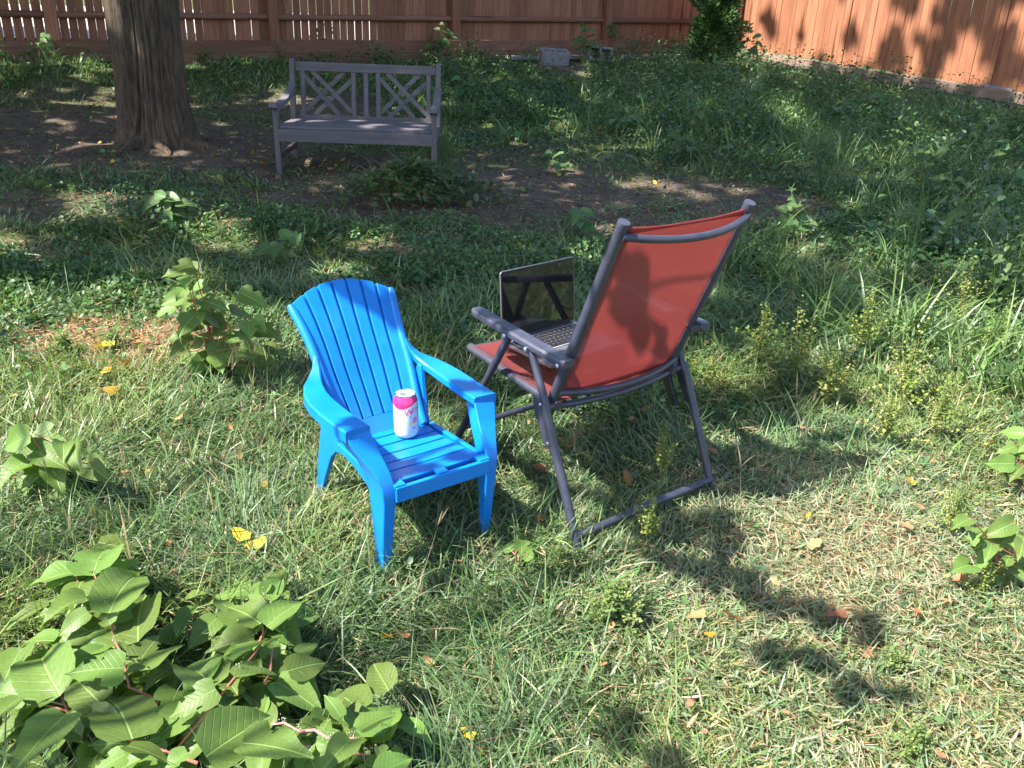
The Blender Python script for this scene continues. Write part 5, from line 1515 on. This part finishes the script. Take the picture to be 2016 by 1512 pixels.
# ---- pepperweed: fine bushy plants with yellow green seed heads
def pepperweed_mesh(seed, n_st=18, h=.26, spread=.5, kind=0):
    r = np.random.default_rng(seed); Vs = []
    out = []
    for _ in range(n_st):
        a = r.random() * 6.283; le = abs(r.normal(0, spread)); ln = h * r.uniform(.55, 1.1)
        d = np.array([math.cos(a) * math.sin(le), math.sin(a) * math.sin(le), math.cos(le)])
        k = 30; t = np.linspace(.25, 1, k) ** .8; bend = np.array([0, 0, -.25 * le])
        c = t[:, None] * ln * d[None] + (t ** 2)[:, None] * bend[None] * ln
        aa = r.random(k) * 6.283
        tone = np.array([(.20, .25, .05), (.14, .20, .05), (.25, .265, .08)][r.integers(3)]) if kind == 0 else np.array([(.15, .215, .06), (.12, .185, .06), (.19, .235, .08)][r.integers(3)])
        out.append(('l', c + .006 * np.stack([np.cos(aa), np.sin(aa), 0 * aa], 1), aa, r.uniform(.007, .016, k) * (1.25 - .6 * t), tone[None] * r.uniform(.8, 1.2, (k, 1)), r))
        out.append(('s', d, ln, bend))
    parts = []
    for e in out:
        if e[0] == 'l':
            _, c, aa, sz, tn, r = e
            parts.append(leaflets(c[:, 0], c[:, 1], c[:, 2], sz, aa, r.normal(.3, .4, len(sz)), r.normal(0, .4, len(sz)), tn, .9))
        else:
            _, d, ln, bend = e
            a = math.atan2(d[1], d[0]); w = .0011; sv = np.array([-math.sin(a), math.cos(a), 0]) * w
            pts = [t_ * ln * d + t_ * t_ * bend * ln for t_ in (0, .5, .97)]
            V = np.array([pts[0] - sv, pts[0] + sv, pts[1] - sv, pts[1] + sv, pts[2] - sv * .5, pts[2] + sv * .5])
            parts.append((V, [np.array([[0, 1, 3, 2], [2, 3, 5, 4]])], np.tile([[.17, .18, .06]], (6, 1))))
    V, F, C = merge(parts)
    return np_mesh('pepperweed', V, F, C)


pep_mat = foliage('pepperweed', True, rough=.6, spec=.25, transl=.3)
pm = []
for k in range(4):
    me = pepperweed_mesh(100 + k, 13 + 3 * k, .27, .40); me.materials.append(pep_mat); pm.append(me)
me = pepperweed_mesh(200, 60, .12, .75, 1); me.materials.append(pep_mat); pm.append(me)
PG = 'pepperweed among the grass on the right'
pep = [(1300, 945, .8, 0, 'yellow green pepperweed standing between the legs of the red chair'), (1560, 760, 1.35, 1, 'large bushy pepperweed right of the red chair, brown among the green'), (1490, 720, 1.0, 2, 'pepperweed nearest the right rear leg hinge of the red chair'), (1625, 800, 1.1, 3, 'pepperweed in front of the large bushy one'),
       (1400, 770, .75, 0, 'small pepperweed with one tall tip beside the red chair hinge'), (1775, 790, 1.2, 1, 'sunlit pepperweed beside the long arching grass'), (1275, 1075, .62, 2, 'pepperweed growing over the ground bar of the red chair'), (1215, 1215, .95, 4, 'low rounded pale green cushion plant in the lawn before the red chair'), (1100, 1110, .5, 4, 'tiny pale cushion plant left of the larger cushion'),
       (1740, 880, .9, 3, 'pepperweed at the edge of the dark shadow on the right lawn'), (1880, 640, 1.2, 1, 'half shaded pepperweed right of the long grass'), (1690, 700, 1.1, 2, 'pepperweed at the far side of the large bushy one'), (1950, 720, 1.1, 0, 'pepperweed near the right picture edge'), (1870, 1060, .7, 3, 'sparse pepperweed left of the bright knotweed'),
       (1840, 860, .9, 2, 'pepperweed in the pale grass on the right'), (1760, 1320, .5, 4, 'flat pale weed in the dry lawn lower right'), (1800, 1470, .55, 4, 'flat pale weed at the bottom edge lower right'), (1920, 1190, .5, 0, 'small pepperweed below the bright knotweed'), (230, 690, .8, 4, 'bright green low weed left of the straw patch'), (130, 700, .9, 4, 'bright green low weed at the far left of the sunny grass')]
for (u, v, s_, k, lab) in pep:
    g = ground_at(u, v); o = link('pepperweed', pm[k], None); o.location = g; o.scale = (s_,) * 3; o.rotation_euler.z = random.uniform(0, 6.28)
    tag(o, lab, 'plant', PG)

# ================================================================== fallen leaves
def fallen_mesh(seed, lobed=True):
    r = random.Random(seed); V = [(0, 0, 0.002)]; n = 18
    for i in range(n):
        a = 2 * math.pi * i / n
        rad = (.46 + .07 * math.cos(5 * a + .4) + .06 * math.cos(2 * a)) * r.uniform(.84, 1.1) if lobed else .5 * (1 - .38 * abs(math.sin(a)) ** 1.2) * r.uniform(.92, 1.05)
        curl = .35 * rad * rad * (1 + math.sin(2 * a + seed)) + r.uniform(-.03, .03)
        V.append((rad * math.cos(a), rad * math.sin(a), curl))
    for i in range(n):
        x, y, z = V[i + 1]; V.append((x * .55, y * .55, z * .28))
    F = []
    for i in range(n):
        j = (i + 1) % n
        F.append((0, n + 1 + i, n + 1 + j)); F.append((n + 1 + i, 1 + i, 1 + j, n + 1 + j))
    # stalk
    b = len(V); V += [(-.45, -.012, .02), (-.45, .012, .02), (-.85, -.008, .06), (-.85, .008, .06)]; F.append((b, b + 1, b + 3, b + 2))
    me = bpy.data.meshes.new('fallen_leaf'); me.from_pydata(V, [], F); me.polygons.foreach_set('use_smooth', [True] * len(F)); me.update()
    return me


fm = {'yellow': foliage('yellow_dead_leaf', False, (.56, .36, .04), .5, .3, .25, (1.1, 1, .5), objvar=.1), 'brown': foliage('brown_dead_leaf', False, (.38, .19, .085), .7, .2, .12, (1.1, .9, .6), objvar=.15),
      'orange': foliage('orange_dead_leaf', False, (.36, .17, .06), .6, .25, .2, (1.1, .9, .5), objvar=.12)}
FM = {}
for c_, mt in fm.items():
    FM[c_] = []
    for k in range(4):
        me = fallen_mesh(k + (10 if c_ == 'brown' else 0), k % 2 == 0); me.materials.append(mt); FM[c_].append(me)


def fallen(u, v, px, c_, lab, group, dz=.012):
    g = ground_at(u, v); s_ = px / FPX * g.y * (1.5 if v > 640 else 1.2)
    o = bpy.data.objects.new('fallen_leaf', random.choice(FM[c_])); COL.objects.link(o)
    o.location = (g.x, g.y, float(surface_z(np.array([g.x]), np.array([g.y]))[0]) + dz + (.032 if v > 640 else .008)); o.scale = (s_, s_ * random.uniform(.7, 1), s_ * random.uniform(.7, 1.5))
    o.rotation_euler = (random.gauss(0, .3), random.gauss(0, .3), random.uniform(0, 6.28))
    tag(o, lab, 'leaf', group)


for (u, v, px, c_, lab) in [(212, 792, 42, 'yellow', 'large yellow fallen leaf in the sunny grass at the left'), (208, 703, 28, 'yellow', 'yellow fallen leaf at the near edge of the straw patch'), (248, 742, 22, 'yellow', 'small golden fallen leaf between straw patch and larger yellow leaf'), (212, 755, 18, 'yellow', 'pale yellow fallen leaf above the large yellow one'),
                            (478, 1075, 36, 'yellow', 'upper of two touching yellow fallen leaves above the lower left knotweed'), (508, 1092, 38, 'yellow', 'lower of two touching yellow fallen leaves above the lower left knotweed'), (1585, 1037, 22, 'yellow', 'bright yellow fallen leaf on the right lawn'), (1395, 1266, 22, 'yellow', 'yellow fallen leaf below the two brown ones in the lower right lawn'),
                            (922, 1456, 34, 'yellow', 'yellow fallen leaf at the bottom edge in the middle'), (1440, 1230, 46, 'brown', 'large tan fallen leaf in the lower right lawn'), (1370, 1224, 36, 'brown', 'curled brown fallen leaf just left of the large tan one'), (1640, 1238, 48, 'brown', 'long curled tan fallen leaf beside the dark shadow lower right'), (1702, 1300, 30, 'brown', 'pinkish brown fallen leaf below the long curled one'),
                            (1600, 1086, 26, 'brown', 'rust fallen leaf in the shadow below the bright yellow leaf'), (845, 1312, 30, 'brown', 'dark brown crumpled leaf in the grass in front of the blue chair'), (1880, 1172, 24, 'brown', 'tan fallen leaf left of the bright knotweed'), (1062, 1042, 30, 'orange', 'orange fallen leaf beside the left rear leg of the red chair'), (1058, 1018, 24, 'orange', 'orange fallen leaf just behind the one at the red chair leg'),
                            (1235, 942, 24, 'orange', 'golden brown fallen leaf under the red chair'), (1265, 830, 26, 'orange', 'rust fallen leaf under the far edge of the red chair seat'), (1240, 850, 26, 'brown', 'brown fallen leaf beside the rust one under the red chair'), (1062, 932, 26, 'brown', 'brown fallen leaf left of the red chair rear leg'), (880, 771, 26, 'brown', 'curled brown leaf seen through the right arm of the blue chair'), (1400, 905, 22, 'brown', 'rust fallen leaf by the right rear leg of the red chair'),
                            (1790, 965, 16, 'yellow', 'small yellow fallen leaf in the pale grass on the right'), (1945, 890, 18, 'yellow', 'yellow fallen leaf beside the knotweed at the right edge'), (760, 1270, 24, 'yellow', 'golden fallen leaf in front of the blue chair beside the knotweed'), (795, 1265, 26, 'orange', 'pale orange fallen leaf right of the golden one before the blue chair'), (1800, 1230, 20, 'orange', 'orange fallen leaf in the dry lawn on the far right'),
                            (945, 1490, 26, 'brown', 'pinkish brown fallen leaf at the bottom edge in the middle'), (1180, 800, 16, 'yellow', 'yellow fallen leaf seen below the lower bar of the red chair')]:
    fallen(u, v, px, c_, lab, 'fallen leaves on the lawn')
rf = random.Random(9)
zones = [(0, 240, 290, 420, 'on the bare soil left of the tree roots', 9), (250, 530, 300, 400, 'on the bare soil between tree and bench', 11), (540, 860, 300, 345, 'on the soil under the bench', 9), (560, 900, 345, 430, 'in front of the bench around the weed heap', 13),
         (0, 300, 430, 620, 'in the shaded weeds at the left edge', 9), (300, 600, 410, 560, 'in the shaded weeds behind the blue chair', 10), (600, 980, 430, 600, 'between the blue chair and the bare soil strip', 9), (900, 1200, 280, 440, 'on the bare soil strip right of the bench', 11), (1200, 1520, 290, 420, 'on the bare soil strip behind the red chair', 8)]
for (u0, u1, v0, v1, where, n_) in zones:
    for i in range(n_):
        c_ = rf.choice(('yellow', 'yellow', 'orange', 'brown'))
        fallen(rf.uniform(u0, u1), rf.uniform(v0, v1), rf.uniform(8, 14), c_, 'small %s fallen leaf %s' % ({'orange': 'golden brown'}.get(c_, c_), where), 'small fallen leaves ' + where, .004)
for i in range(26):
    u, v = rf.uniform(1000, 2000), rf.uniform(700, 1500)
    where = ('under the red chair' if v < 1040 and u < 1420 else 'among the pepperweed right of the red chair' if v < 900 else 'in the lawn at the right edge' if u > 1720 else 'in the shadow dappled lawn below the red chair' if u > 1350 else 'in the green lawn in front of the red chair')
    fallen(u, v, rf.uniform(11, 20), 'brown', 'small dry brown leaf caught ' + where, 'small dry leaves ' + where)
for i in range(24):
    u, v = rf.uniform(20, 900), rf.uniform(690, 1250)
    where = ('in the grass around the blue chair' if u > 540 else 'in the sunny grass left of the blue chair' if v < 950 else 'in the grass above the lower left knotweed')
    c_ = rf.choice(('brown', 'yellow', 'orange'))
    fallen(u, v, rf.uniform(10, 18), c_, 'small dry %s leaf caught %s' % ({'orange': 'golden brown'}.get(c_, c_), where), 'small dry leaves ' + where)
